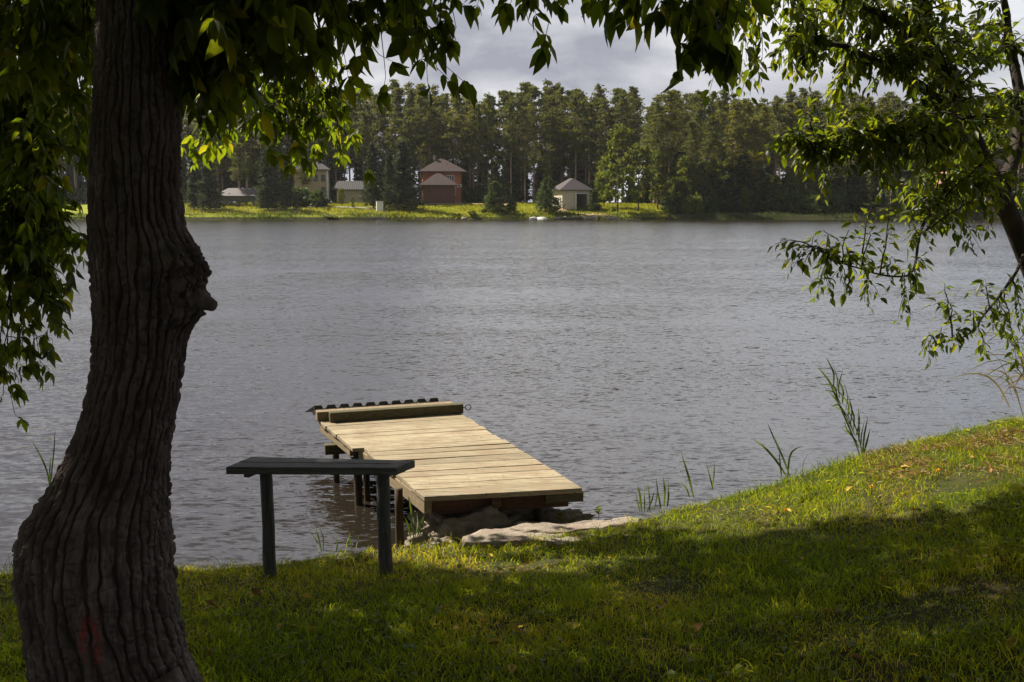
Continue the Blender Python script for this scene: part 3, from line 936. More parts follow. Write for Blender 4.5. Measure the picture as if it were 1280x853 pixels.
for p in ((968, 318, 5.0), (990, 325, 5.0), (1005, 340, 5.05), (1035, 335, 5.1), (1030, 300, 5.1), (1065, 330, 5.1), (1085, 350, 5.15), (1060, 300, 5.1), (1020, 385, 5.1), (1055, 380, 5.1), (1080, 390, 5.15), (1090, 300, 5.2), (1115, 335, 5.2), (1140, 300, 5.3), (1150, 340, 5.3), (1110, 270, 5.2), (1130, 400, 5.2), (1145, 370, 5.25), (1090, 270, 5.2)):
    T3.spray(at(*p), 13, 0.22, 0.8, 0.9)
for p in ((1152, 450, 5.35), (1175, 425, 5.4), (1200, 425, 5.45), (1215, 400, 5.5), (1180, 385, 5.5), (1225, 365, 5.6), (1240, 420, 5.6), (1230, 455, 5.6), (1260, 440, 5.7), (1275, 420, 5.8), (1210, 315, 5.6), (1235, 300, 5.8), (1190, 300, 5.6), (1270, 380, 5.8), (1180, 365, 5.5), (1250, 400, 5.7), (1270, 465, 5.8)):
    T3.spray(at(*p), 13, 0.22, 0.8, 0.9)
T3.finish(root_3, M['leaf_cherry'], M['darktrunk'])
for ch in root_3.children:
    if ch.name.split('.')[0] in ('branch', 'twigs', 'crown'):
        ch.location = -b3
print('leaves', len(T2.B), len(T3.B))
#PART2
# ------------------------------------------------------------------ bench
bz = 0.80
bench_c = np.array([-0.92, 4.70, 0.30])
bench = thing('wooden_bench', 'low backless bench of one dark weathered board on two round posts beside the pier', 'bench', bench_c)
nl, nrr, fr, fl = [onz(p[0], p[1], bz) for p in ((282, 584), (496, 585), (519, 575.5), (314, 571))]
mb = MB()
th_ = 0.036
def slab(cn, t):
    cn = [np.array(c) - bench_c for c in cn]
    return [c - [0, 0, t] for c in cn], cn
half = 0.5
nl2, nr2 = nl * half + fl * half, nrr * half + fr * half
g_ = 0.002
mb.hexa(*slab([nl, nrr, nr2 - [0, g_, 0], nl2 - [0, g_, 0]], th_))
mb.hexa(*slab([nl2 + [0, g_, 0.001], nr2 + [0, g_, 0.001], fr, fl], th_))
mb.build('seat', M['oldwood'], bench, False, 0.004)
for (tx, ty, bx, by, r) in ((332, 597, 338, 706, 0.031), (478, 600, 483, 703, 0.033)):
    Yc = 4.70
    p0, p1 = at(tx, ty, Yc), at(bx, by, Yc - 0.03)
    p0[2] = bz - th_ - 0.002
    p1[2] = float(gz(p1[0], p1[1])) - 0.06
    mb = MB()
    k = np.linspace(0, 1, 9)[:, None]
    pp = p0 * (1 - k) + p1 * k
    pp[:, 0] += 0.003 * fbm(k[:, 0] * 5, tx, 0, 4, 2)
    mb.tube(pp - bench_c, np.linspace(r * 0.94, r * 1.05, 9) * (1 + 0.05 * fbm(k[:, 0] * 7, tx * 0.3, 0, 3, 2)), 14)
    mb.build('leg', M['benchpost'], bench, True)
    mb = MB()
    cz = bz - th_ - 0.020
    mb.box(np.array([p0[0] - 0.048 if tx < 400 else p0[0] + 0.05, 4.685, cz]) - bench_c, (0.030, 0.15, 0.036), rz=-0.3)
    mb.build('cleat', M['oldwood'], bench, False, 0.003)
mb = MB()
mb.box(np.array([nl[0] + 0.075, 4.69, bz - th_ - 0.013]) - bench_c, (0.10, 0.11, 0.022), rz=-0.25)
mb.build('cleat', M['oldwood'], bench, False, 0.003)

# ------------------------------------------------------------------ pier
dz = 0.43
NL, NR = onz(530, 622, dz), onz(725, 611, dz)
FR, FL = onz(574, 514, dz), onz(404, 524, dz)
pc = (NL + NR) / 2
pc[2] = 0.0
pier = thing('wooden_pier', 'small sunlit plank pier on posts reaching from the bank into the lake', 'pier', pc)
def dk(s, t, z=0.0):
    """s: 0 left .. 1 right, t: 0 near .. 1 far, on the deck top"""
    p = (NL * (1 - s) + NR * s) * (1 - t) + (FL * (1 - s) + FR * s) * t
    return np.array([p[0], p[1], dz + z]) - pc
mb = MB()
npk = 16
ed = np.linspace(0, 1.0, npk + 1)
ed[1:-1] += rng.normal(0, 0.006, npk - 1)
Lx = np.linalg.norm(FL - NL)
for i in range(npk):
    gap = 0.0036 / Lx * rng.uniform(0.3, 2.2)
    t0, t1 = ed[i] + gap, ed[i + 1] - gap
    sh_ = -0.0 if i < 9 else -0.045
    a = sh_ + rng.normal(0, 0.007) + (0.012 if i == 8 else 0)
    b = 1.0 + (0.012 if i < 9 else -0.010) + rng.normal(0, 0.005)
    zz = rng.normal(0, 0.0018, 4) + 0.002
    tw = rng.normal(0, 0.003, 2)
    lo = [dk(a, t0 + tw[0] * .3, -0.026), dk(b, t0 + tw[1] * .3, -0.026), dk(b, t1, -0.026), dk(a, t1, -0.026)]
    up = [dk(a, t0 + tw[0] * .3, zz[0]), dk(b, t0 + tw[1] * .3, zz[1]), dk(b, t1, zz[2]), dk(a, t1, zz[3])]
    mb.hexa(lo, up)
deck = mb.build('deck', M['deck'], pier, False, 0.004)
def beam(name, mat, s0, t0, s1, t1, w_, ztop, h_, bev=0.004):
    p, q = dk(s0, t0), dk(s1, t1)
    d = q - p
    d[2] = 0
    d = nrm(d)
    n_ = np.array([-d[1], d[0], 0]) * w_ / 2
    m_ = MB()
    c = [p - n_, q - n_, q + n_, p + n_]
    lo = [np.array([k[0], k[1], dz + ztop - h_]) for k in c]
    up = [np.array([k[0], k[1], dz + ztop]) for k in c]
    m_.hexa(lo, up)
    return m_.build(name, mat, pier, False, bev)
# side beams under the deck, the left one shows its pale face
beam('side_beam', M['deck_edge'], 0.035, 0.012, 0.035, 0.60, 0.045, -0.028, 0.075)
beam('side_beam', M['deck_edge'], -0.01, 0.62, -0.01, 0.99, 0.045, -0.028, 0.06)
beam('side_beam', M['redwood'], 0.965, 0.03, 0.965, 0.99, 0.045, -0.028, 0.07)
beam('side_beam', M['redwood'], 0.5, 0.06, 0.5, 0.99, 0.045, -0.028, 0.06)
# cross beams, the near one reddish and visible under the front edge
beam('cross_beam', M['redwood'], 0.08, 0.075, 1.0, 0.075, 0.05, -0.062, 0.085)
beam('cross_beam', M['bumper'], 0.80, 0.03, 1.05, 0.03, 0.05, -0.030, 0.06)
beam('cross_beam', M['oldwood'], -0.06, 0.63, 1.02, 0.63, 0.06, -0.105, 0.07)
beam('cross_beam', M['bumper'], -0.10, 0.80, 1.0, 0.80, 0.07, -0.090, 0.07)
m_ = MB()
pq = dk(0.5, 0.045, -0.068)
m_.box(pq, (0.055, 0.04, 0.075))
m_.build('block', M['redwood'], pier, False, 0.003)
# timber bumper across the far end, board behind it, profiled metal sheet
beam('bumper_beam', M['bumper'], 0.015, 0.945, 1.0, 0.965, 0.075, 0.076, 0.074, 0.006)
beam('bumper_board', M['deck_edge'], -0.055, 0.985, 0.955, 1.008, 0.085, 0.070, 0.068)
p = dk(-0.055, 1.012, 0.070)
q = dk(0.90, 1.035, 0.070)
mb = MB()
nh = 10
d = q - p
back_d = nrm(np.array([d[1] * -1, d[0], 0]))
prof_s = []
for i in range(nh):
    for (s_, h_) in ((0.0, 1), (0.54, 1), (0.67, 0), (0.86, 0)):
        s_ = (i + s_) / nh
        if s_ <= (nh - 0.3) / nh:
            prof_s.append((s_, h_))
vs = []
for (s_, h_) in prof_s:
    b_ = p + d * s_
    for dep, th2 in ((0, 0), (0.55, 0)):
        for lay in (0, 1):
            vs.append(b_ + back_d * dep + np.array([0, 0, 0.026 * h_ + (0.004 if lay else 0) - dep * 0.28]))
fs = []
for i in range(len(prof_s) - 1):
    o = i * 4
    fs += [(o + 1, o + 5, o + 7, o + 3), (o, o + 2, o + 6, o + 4), (o, o + 4, o + 5, o + 1), (o + 2, o + 3, o + 7, o + 6)]
fs += [(0, 1, 3, 2)]
e = (len(prof_s) - 1) * 4
fs += [(e, e + 2, e + 3, e + 1)]
mb.add(vs, fs)
# closed ends under the ribs: dark strip of foam filler
for i in range(nh):
    a_, b_ = p + d * ((i + 0.02) / nh), p + d * ((i + 0.56) / nh)
    a2, b2_ = p + d * ((i - 0.06) / nh if i else 0), p + d * min((i + 0.66) / nh, (nh - .3) / nh)
    o_ = back_d * 0.006
    k2 = back_d * 0.03
    mb.add([a2 + o_, b2_ + o_, b_ + o_ + [0, 0, .024], a_ + o_ + [0, 0, .024], a2 + k2, b2_ + k2, b_ + k2 + [0, 0, .012], a_ + k2 + [0, 0, .012]],
           [(0, 1, 2, 3), (5, 4, 7, 6), (1, 5, 6, 2), (4, 0, 3, 7)])
mb.build('profiled_sheet', M['metal_dark'], pier)
# mooring ring at the right end of the bumper
mb = MB()
rc = dk(1.0, 0.965, 0.045) + np.array([0.045, 0.0, 0])
ang = np.linspace(0, 2 * math.pi, 15)
mb.tube(np.stack([rc[0] + 0.022 * np.cos(ang), rc[1] + 0 * ang, rc[2] + 0.022 * np.sin(ang)], -1), 0.004, 6, False)
mb.tube([dk(0.995, 0.965, 0.045), rc - [0.02, 0, 0]], 0.004, 6)
mb.build('mooring_ring', M['iron'], pier, True)
def post(s_, t_, r, top_, lean=(0, 0), bot=-1.0, mat='post'):
    a_ = dk(s_, t_)
    k = np.linspace(0, 1, 10)[:, None]
    p0 = np.array([a_[0], a_[1], dz + top_])
    p1 = np.array([a_[0] + lean[0], a_[1] + lean[1], bot])
    m_ = MB()
    m_.tube(p0 * (1 - k) + p1 * k, r * (1 + 0.06 * fbm(k[:, 0] * 9, s_ * 7 + t_ * 3, 0, 6, 2)), 12)
    return m_.build('post', M[mat], pier, True)
post(0.02, 0.625, 0.027, -0.06, (0.02, 0))
post(0.10, 0.66, 0.022, -0.09, (0.02, 0.03))
post(0.95, 0.625, 0.027, -0.105)
post(0.03, 0.90, 0.025, -0.09)
post(0.95, 0.90, 0.025, -0.09)
post(-0.045, 0.14, 0.024, -0.03, (0.01, -0.02), -0.6)
post(0.075, 0.17, 0.021, -0.10, (0.015, -0.01), -0.6)
post(0.20, 0.085, 0.024, -0.15, (0, 0), -0.6)
post(0.55, 0.095, 0.022, -0.15, (0, 0), -0.6)
post(0.83, 0.095, 0.024, -0.15, (0, 0), -0.6)

# ------------------------------------------------------------------ stones at the foot of the pier
def rock(name, label, c, size, seed, mat, amp=0.3, fr_=1.0, sub=5, flat=0.0, rz=0.0):
    bpy_mesh = bpy.data.meshes.new(name)
    import bmesh
    bm = bmesh.new()
    bmesh.ops.create_icosphere(bm, subdivisions=sub, radius=1.0)
    P_ = np.array([v.co[:] for v in bm.verts])
    dirs = P_.copy()
    if flat:
        P_ = np.sign(P_) * np.abs(P_) ** (1 - flat)
    r_ = 1 + amp * fbm(dirs[:, 0] * fr_ * 1.6 + seed, dirs[:, 1] * fr_ * 1.6, dirs[:, 2] * fr_ * 1.6, seed, 5, 0.55)
    r_ += 0.05 * fbm(dirs[:, 0] * 9, dirs[:, 1] * 9, dirs[:, 2] * 9, seed + 3, 3, 0.6)
    P_ = P_ * r_[:, None] * np.asarray(size)
    cc, ss = math.cos(rz), math.sin(rz)
    P_ = P_ @ np.array([[cc, ss, 0], [-ss, cc, 0], [0, 0, 1]])
    for v, q_ in zip(bm.verts, P_):
        v.co = q_
    bm.to_mesh(bpy_mesh)
    bm.free()
    bpy_mesh.polygons.foreach_set('use_smooth', [True] * len(bpy_mesh.polygons))
    o = link(name, bpy_mesh, mat)
    o.location = c
    return tag(o, label, 'stone')
def plate(name, label, corners, z, t, mat, seed, tilt=0.0):
    """a flat broken slab: an uneven outline with its own thickness"""
    cs = np.array([onz(px_, py_, z) for px_, py_ in corners])
    cen = cs.mean(0)
    m_ = []
    n_ = len(cs)
    for i in range(n_):
        a_, b_ = cs[i], cs[(i + 1) % n_]
        for k in np.linspace(0, 1, 9)[:-1]:
            m_.append(a_ * (1 - k) + b_ * k)
    m_ = np.array(m_)
    # chaikin smoothing and noise on the outline
    for _ in range(1):
        m_ = (np.roll(m_, 1, 0) + 2 * m_ + np.roll(m_, -1, 0)) / 4
    d_ = nrm(m_ - cen)
    m_ = m_ + d_ * (0.022 * fbm(np.arange(len(m_)) * 0.45, seed, 0, seed, 4, 0.6))[:, None]
    rings, vs, N_ = [], [], len(m_)
    levels = [(1.0, -t), (1.015, -t * 0.5), (1.0, -0.010), (0.985, 0.0)] + [(q_, 0.0) for q_ in (0.9, 0.78, 0.62, 0.45, 0.28, 0.12)]
    for (f_, h_) in levels:
        ring = cen + (m_ - cen) * f_
        zz = z + h_ + tilt * (ring[:, 0] - cen[0]) + 0.007 * fbm(ring[:, 0] * 11, ring[:, 1] * 11, 0, seed + 9, 5, 0.65)
        vs.append(np.stack([ring[:, 0], ring[:, 1], zz], -1))
    V_ = np.concatenate(vs)
    V_ = np.concatenate([V_, [[cen[0], cen[1], z]]]) - cen
    ii = np.arange(len(levels) * N_).reshape(len(levels), N_)
    jj = np.roll(ii, -1, 1)
    Qs = np.stack([ii[:-1], jj[:-1], jj[1:], ii[1:]], -1).reshape(-1, 4)
    # winding: make the top face up
    a2 = 0.5 * np.sum(m_[:, 0] * np.roll(m_[:, 1], -1) - np.roll(m_[:, 0], -1) * m_[:, 1])
    Tt = np.stack([ii[-1], jj[-1], np.full(N_, len(V_) - 1)], -1)
    if a2 < 0:
        Qs, Tt = Qs[:, ::-1], Tt[:, ::-1]
    o = npmesh(name, V_, [Qs, Tt], mat, smooth=True)
    o.location = cen
    return tag(o, label, 'stone')
q = onz(590, 655, 0.22)
rock('concrete_chunk', 'dark rough lump of old concrete under the near edge of the pier', (q[0] - 0.07, q[1] + 0.0, 0.13), (0.26, 0.15, 0.17), 5, M['rock'], 0.32, 1.3, flat=0.25, rz=0.2)
q = onz(680, 648, 0.2)
rock('concrete_chunk', 'low crumbly concrete ridge right of the dark lump at the pier foot', (q[0] - 0.06, q[1] + 0.07, 0.12), (0.30, 0.08, 0.14), 9, M['rock'], 0.3, 1.5, flat=0.25, rz=-0.05)
plate('stone_slab', 'broad pinkish flat slab in front of the concrete lump', [(576, 677), (600, 661), (690, 657), (712, 664), (690, 676)], 0.262, 0.14, M['slab'], 3)
plate('stone_slab', 'long pale curved slab running from the pier foot to the grass', [(640, 652), (700, 655), (790, 645), (805, 652), (760, 660), (690, 664), (640, 660)], 0.275, 0.10, M['slab'], 8, 0.01)
plate('stone_slab', 'small grey slab half sunk in the lit grass below the long pale slab', [(680, 675), (735, 667), (752, 672), (700, 681)], 0.278, 0.10, M['slab'], 13)
for i, (px_, py_, s_) in enumerate(((800, 653, .04), (560, 672, .05), (545, 676, .045), (535, 668, .05), (660, 661, .025))):
    q = onz(px_, py_, 0.24)
    lab = ['small pale stone at the right tip of the long slab', 'rough stone left of the pinkish slab', 'grey stone half in the grass at the water edge under the pier', 'dark stone at the water edge behind the bench leg', 'pebble lying between the concrete and the pinkish slab'][i]
    rock('stone', lab, (q[0], q[1] + 0.03, float(gz(q[0], q[1] + .03)) + s_ * 0.3), (s_, s_ * .8, s_ * .6), 20 + i, M['rock'] if i else M['slab'], 0.3, 1.2, 4)
# strip of gravel at the water's edge left of the pier
mb = None
bs = []
ng = 900
gx_ = rng.uniform(-1.15, -0.35, ng)
gy_ = np.interp(gx_, LIPX, LIPY) + rng.normal(0.01, 0.05, ng)
sz = rng.uniform(0.004, 0.013, ng)
oct_ = np.array([(1, 0, 0), (0, 1, 0), (-1, 0, 0), (0, -1, 0), (0, 0, .7), (0, 0, -.7)])
Vg = np.stack([gx_, gy_, gz(gx_, gy_) + sz * 0.3], -1)[:, None, :] + oct_[None] * sz[:, None, None] * rng.uniform(0.6, 1.3, (ng, 6, 1))
Fg = np.array([(0, 1, 4), (1, 2, 4), (2, 3, 4), (3, 0, 4), (1, 0, 5), (2, 1, 5), (3, 2, 5), (0, 3, 5)])
go = npmesh('gravel', Vg.reshape(-1, 3), [(np.arange(ng)[:, None, None] * 6 + Fg).reshape(-1, 3)], M['pebble'])
tag(go, 'grey gravel at the water edge behind the bench', 'gravel', kind='stuff')

# ------------------------------------------------------------------ lawn
slab_poly = []
def lawn(n, x0, x1, y0, y1, lmin, lmax, wmin, wmax, seed, over=0.04, tall=0.02):
    x = rng.uniform(x0, x1, n)
    y = rng.uniform(y0, y1, n)
    ye = np.interp(x, LIPX, LIPY)
    cl = fbm(x * 3.0, y * 3.0, 0, seed, 4)
    bare = fbm(x * 1.7 + 5, y * 2.6, 0, seed + 5, 4)
    worn = np.exp(-(((x - 2.75) / 0.75) ** 2 + ((y - 5.6) / 0.35) ** 2))
    keep = (y < ye + over * (1 + cl)) & (rng.random(n) < np.clip(0.95 - 1.0 * np.clip(bare - 0.55, 0, 1) * 1.6 - 0.15 * worn, 0.3, 1))
    # leave the stones bare
    on = ((x > -0.34) & (x < 0.62) & (y > 5.16) & (y < 5.75))
    on |= (((x - 0.35) / 0.5) ** 2 + ((y - 5.36) / 0.10) ** 2 < 1)
    keep &= ~(on & (rng.random(n) > 0.05))
    x, y, cl, bare = x[keep], y[keep], cl[keep], bare[keep]
    n = len(x)
    hl = rng.uniform(lmin, lmax, n) * (0.75 + 0.45 * np.clip(cl + 0.3, 0, 1.2)) * np.where(rng.random(n) < tall, 1.9, 1.0)
    hl *= np.clip(1.15 - np.clip(bare - 0.2, 0, 1) * 0.9, 0.4, 1.2)
    ang = rng.uniform(0, 2 * math.pi, n)
    tl_ = np.abs(rng.normal(0.35, 0.3, n))
    d_ = np.stack([np.cos(ang) * tl_, np.sin(ang) * tl_, np.ones(n)], -1)
    b_ = np.stack([x, y, gz(x, y) - 0.006], -1)
    return blade_arrays(b_, d_, hl, rng.uniform(wmin, wmax, n), rng.uniform(0.1, 0.75, n))
def build_lawn(parts, name, mat):
    V_, Q_, T_, k = [], [], [], 0
    for v, q_, t_ in parts:
        V_.append(v); Q_.append(q_ + k); T_.append(t_ + k)
        k += len(v)
    return npmesh(name, np.concatenate(V_), [np.concatenate(Q_), np.concatenate(T_)], mat, smooth=False)
lw = [lawn(260000, -3.6, 4.8, 2.2, 7.6, 0.019, 0.052, 0.0020, 0.0038, 101),
      lawn(60000, -2.2, 2.6, 2.4, 4.4, 0.02, 0.05, 0.0022, 0.004, 103),
      lawn(26000, -3.6, 4.8, 4.6, 7.6, 0.035, 0.075, 0.0028, 0.0042, 102, 0.06)]
lo = build_lawn(lw, 'grass', M['grass'])
tag(lo, 'short lawn grass on the near bank', 'grass', kind='stuff')
nd = 9000
x = np.concatenate([rng.normal(2.8, 0.7, nd // 2), rng.uniform(-3, 4.4, nd // 2)])
y = np.concatenate([rng.normal(5.55, 0.35, nd // 2), rng.uniform(2.4, 6.6, nd // 2)])
kp = (y < np.interp(x, LIPX, LIPY) - 0.02) & ((fbm(x * 2.2, y * 2.6, 0, 141, 4) > 0.22) | (rng.random(nd) < 0.06)) & ~((x > -0.4) & (x < 0.75) & (y > 5.1))
x, y = x[kp], y[kp]
nd = len(x)
ag = rng.uniform(0, 6.28, nd)
v, q_, t_ = blade_arrays(np.stack([x, y, gz(x, y) + rng.uniform(0.005, 0.03, nd)], -1), np.stack([np.cos(ag), np.sin(ag), rng.uniform(0.0, 0.7, nd)], -1), rng.uniform(0.02, 0.06, nd), rng.uniform(0.002, 0.006, nd), rng.uniform(0.1, 0.5, nd))
so = npmesh('dry_grass', v, [q_, t_], M['straw'])
tag(so, 'dry straw and reddish litter among the lawn grass', 'dry grass', kind='stuff')
# low broad-leaved weeds among the grass
nw = 5200
x = rng.uniform(-3.2, 4.2, nw)
y = rng.uniform(2.4, 6.6, nw)
kp = (y < np.interp(x, LIPX, LIPY) - 0.03) & (fbm(x * 1.6, y * 1.6, 0, 131, 3) > 0.05) & ~((x > -0.4) & (x < 0.75) & (y > 5.1))
x, y = x[kp], y[kp]
nw = len(x)
Bw = np.stack([x, y, gz(x, y) + rng.uniform(0.012, 0.035, nw)], -1)
ag = rng.uniform(0, 2 * math.pi, nw)
Vw, Qw = leaf_arrays(Bw, np.stack([np.cos(ag), np.sin(ag), rng.uniform(0, 0.6, nw)], -1), np.stack([rng.normal(0, .2, nw), rng.normal(0, .2, nw), np.ones(nw)], -1), rng.uniform(0.018, 0.038, nw), 0.75, prof=(0.1, 0.9, 1, 0.6, 0))
wo = npmesh('weeds', Vw, [Qw], M['grass'], smooth=True)
tag(wo, 'small broad leaved clover and weeds among the grass', 'weeds', kind='stuff')

# fallen leaves, each one a thing
lv, lq = leaf_arrays(np.zeros((1, 3)), np.array([[1.0, 0, 0]]), np.array([[0, 0, 1.0]]), np.array([0.062]), 0.62, fold=0.5, droop=-0.5)
lme = None
spots = [(238, 760, 1), (262, 757, 1), (383, 748, 0), (352, 785, 0), (367, 786, 0), (388, 790, 0), (265, 818, 0), (552, 762, 1), (545, 785, 0), (570, 787, 0), (618, 805, 0), (642, 787, 0),
         (612, 696, 0), (616, 730, 0), (505, 725, 0), (320, 742, 1), (880, 683, 0), (835, 697, 0), (985, 641, 0), (942, 650, 0), (1012, 614, 0), (1062, 613, 0), (1238, 590, 1), (1215, 572, 1), (1180, 560, 1), (1130, 586, 0),
         (720, 786, 0), (872, 788, 1), (1070, 826, 1), (1105, 728, 0), (1192, 692, 0), (975, 790, 0), (760, 700, 0), (690, 712, 0), (410, 840, 0), (640, 838, 0), (1240, 640, 1), (1265, 808, 0), (1000, 700, 0), (935, 730, 0)]
for i, (px_, py_, k) in enumerate(spots):
    d_ = ray(px_, py_)
    tt = np.linspace(2.5, 9, 700)
    P_ = np.array([0, 0, CAMZ]) + d_ * tt[:, None]
    hit = np.argmax(P_[:, 2] < gz(P_[:, 0], P_[:, 1]) + 0.02)
    if i == 0:
        lf = npmesh('fallen_leaf', lv - lv.mean(0), [lq], M['yellow_leaf'], smooth=True)
        lme = lf.data
        lme2 = lme.copy()
        lme2.materials.clear()
        lme2.materials.append(M['brown_leaf'])
    else:
        lf = bpy.data.objects.new('fallen_leaf', lme2 if k else lme)
        COL.objects.link(lf)
    if i == 0:
        lf.data = lme2 if k else lme
    s_ = rng.uniform(0.5, 0.95)
    lf.scale = (s_, s_, s_)
    lf.location = (P_[hit][0], P_[hit][1], float(gz(P_[hit][0], P_[hit][1])) + 0.028)
    lf.rotation_euler = (rng.normal(0, 0.35), rng.normal(0, 0.35), rng.uniform(0, 6.28))
    tag(lf, 'curled brown fallen leaf lying in the grass' if k else 'small yellow fallen leaf lying in the grass', 'leaf', 'brown fallen leaves on the lawn' if k else 'yellow fallen leaves on the lawn')

# dandelions
dand = []
for i, (px_, py_, lab) in enumerate(((982, 640, 'orange yellow dandelion in the sunlit grass right of the stone slabs'), (1143, 639, 'yellow dandelion in the lit grass near the shade edge on the right'), (1172, 590, 'yellow dandelion beside the worn reddish patch of the bank'), (1090, 611, 'pale yellow dandelion midway up the lit slope'))):
    d_ = ray(px_, py_)
    tt = np.linspace(2.5, 9, 700)
    P_ = np.array([0, 0, CAMZ]) + d_ * tt[:, None]
    hit = np.argmax(P_[:, 2] < gz(P_[:, 0], P_[:, 1]) + 0.05)
    g0 = (P_[hit][0], P_[hit][1], float(gz(P_[hit][0], P_[hit][1])))
    if i == 0:
        r0 = thing('dandelion', lab, 'flower', g0)
        mb = MB()
        mb.tube([(0, 0, 0), (0.004, 0, 0.03), (0.003, 0.002, 0.055)], 0.0018, 6)
        mb.build('stem', M['reed'], r0, True)
        npt = 60
        ag = rng.uniform(0, 6.28, npt)
        el = rng.uniform(0.05, 1.2, npt)
        ax = np.stack([np.cos(ag) * np.cos(el), np.sin(ag) * np.cos(el), np.sin(el)], -1)
        V_, Q_ = leaf_arrays(np.tile([0.003, 0.002, 0.055], (npt, 1)), ax, np.tile([0, 0, 1.0], (npt, 1)) + 0.01, np.full(npt, 0.013), 0.3)
        npmesh('petals', V_, [Q_], M['petal'], r0, True)
    else:
        dup(r0, g0, rng.uniform(0, 6), label=lab)

# ------------------------------------------------------------------ reeds and shore plants, each a plant of its own
def reed(label, px_, base_y, Y, blades, mat='reed', width=0.011, name='reed_plant', extra=None):
    """blades: list of pixel polylines (tips) growing from the plant's foot"""
    foot = at(px_, base_y, Y)
    foot[2] = max(float(gz(foot[0], foot[1])), -0.1) - 0.02
    r_ = thing(name, label, 'reed', foot)
    V_, Q_, k = [], [], 0
    for bl in blades:
        yy = Y + rng.normal(0, 0.03)
        pts_ = np.array([at(a_, b_, yy + 0.04 * i * rng.normal()) for i, (a_, b_) in enumerate(bl)])
        n_ = 9
        t_ = np.linspace(0, len(pts_) - 1, n_)
        sm_ = np.stack([np.interp(t_, np.arange(len(pts_)), pts_[:, c]) for c in range(3)], -1)
        sm_[1:-1] = (sm_[:-2] + 2 * sm_[1:-1] + sm_[2:]) / 4
        tg = nrm(np.gradient(sm_, axis=0))
        sd_ = nrm(np.cross(tg, np.array([rng.normal(0, .4), -1, rng.normal(0, .2)])))
        nn = np.cross(sd_, tg)
        w_ = width * rng.uniform(0.7, 1.15) * np.array([0.55, 0.8, 0.95, 1.0, 1.0, 0.9, 0.7, 0.42, 0.03])[:, None] / 2
        rows = np.stack([sm_ - sd_ * w_ + nn * w_ * 0.5, sm_, sm_ + sd_ * w_ + nn * w_ * 0.5], 1).reshape(-1, 3)
        V_.append(rows - foot)
        for i in range(n_ - 1):
            for c in range(2):
                a_ = k + i * 3 + c
                Q_.append((a_, a_ + 1, a_ + 4, a_ + 3))
        k += n_ * 3
    if extra:
        v2, q2 = extra
        V_.append(v2 - foot)
        Q_ += [tuple(z_ + k for z_ in f_) for f_ in q2]
    npmesh('blades', np.concatenate(V_), [np.array(Q_)], M[mat], r_, True)
    return r_
# tall reed leaning left, two stems with many narrow leaves
bl = [[(1076, 572), (1062, 535), (1046, 500), (1032, 468)], [(1079, 572), (1072, 540), (1060, 512), (1050, 500)]]
for i in range(11):
    f_ = i / 11
    sx_, sy_ = 1074 - 38 * f_ ** 1.1, 560 - 86 * f_
    bl.append([(sx_, sy_), (sx_ - 9 + rng.normal(0, 3), sy_ - 16), (sx_ - 19 + rng.normal(0, 5), sy_ - 22 + rng.normal(0, 6))])
    bl.append([(sx_ + 2, sy_), (sx_ + 3 + rng.normal(0, 2), sy_ - 16), (sx_ - 3 + rng.normal(0, 5), sy_ - 36)])
bl += [[(1078, 570), (1080, 545), (1085, 520)], [(1079, 570), (1083, 555), (1088, 535)]]
reed('tallest feathery reed at the shore leaning left over the water', 1077, 575, 6.15, bl, width=0.011)
reed('reed clump of three long bent blades on the lit shore', 990, 600, 5.9, [[(988, 597), (978, 570), (966, 545), (959, 528)], [(984, 597), (970, 575), (955, 558), (938, 547)], [(985, 597), (986, 575), (990, 563), (1004, 557)], [(977, 597), (975, 580), (974, 565)]], width=0.014)
reed('two thin reed blades apart from the clumps with the left one tall', 866, 628, 5.6, [[(867, 622), (862, 600), (856, 580), (851, 563)], [(862, 622), (858, 610), (850, 602)]], width=0.011)
reed('short forked reed blades right of the two thin ones', 890, 615, 5.7, [[(891, 612), (887, 595), (882, 576)], [(890, 612), (892, 595), (893, 578)]], width=0.010)
reed('dense low tuft of reeds where the slabs meet the grass', 803, 642, 5.45, [[(802, 640), (800, 620), (797, 606)], [(806, 640), (806, 620), (805, 600)], [(812, 640), (812, 625), (810, 604)], [(800, 640), (797, 628), (795, 616)], [(818, 636), (822, 615), (820, 598)], [(830, 634), (831, 612), (829, 595)], [(834, 634), (836, 618), (835, 602)], [(826, 636), (824, 622), (822, 610)], [(809, 640), (815, 625), (818, 615)]], width=0.011)
reed('crossing pair of thin reeds in the water left of the trunk', 62, 605, 5.3, [[(63, 612), (60, 590), (50, 568), (38, 548)], [(63, 612), (65, 585), (68, 560), (69, 536)], [(64, 612), (62, 590), (64, 570)]], width=0.008)
reed('bright grass tuft at the waterline between the bench legs', 402, 690, 5.16, [[(402, 690), (398, 672), (393, 655)], [(400, 690), (396, 676), (389, 667)], [(404, 690), (404, 672), (399, 658)], [(420, 690), (422, 680), (420, 670)], [(440, 688), (438, 676), (435, 667)], [(444, 688), (447, 676), (449, 668)], [(436, 688), (433, 680), (428, 674)], [(458, 686), (460, 676), (463, 668)]], width=0.008)
reed('curling reed blades between the pier posts and the dark concrete lump', 516, 672, 5.25, [[(517, 672), (517, 655), (514, 640), (511, 620)], [(519, 672), (523, 655), (521, 640)], [(522, 670), (528, 652), (530, 644)], [(513, 672), (510, 655), (505, 645)], [(524, 670), (529, 660), (527, 650)]], width=0.010)
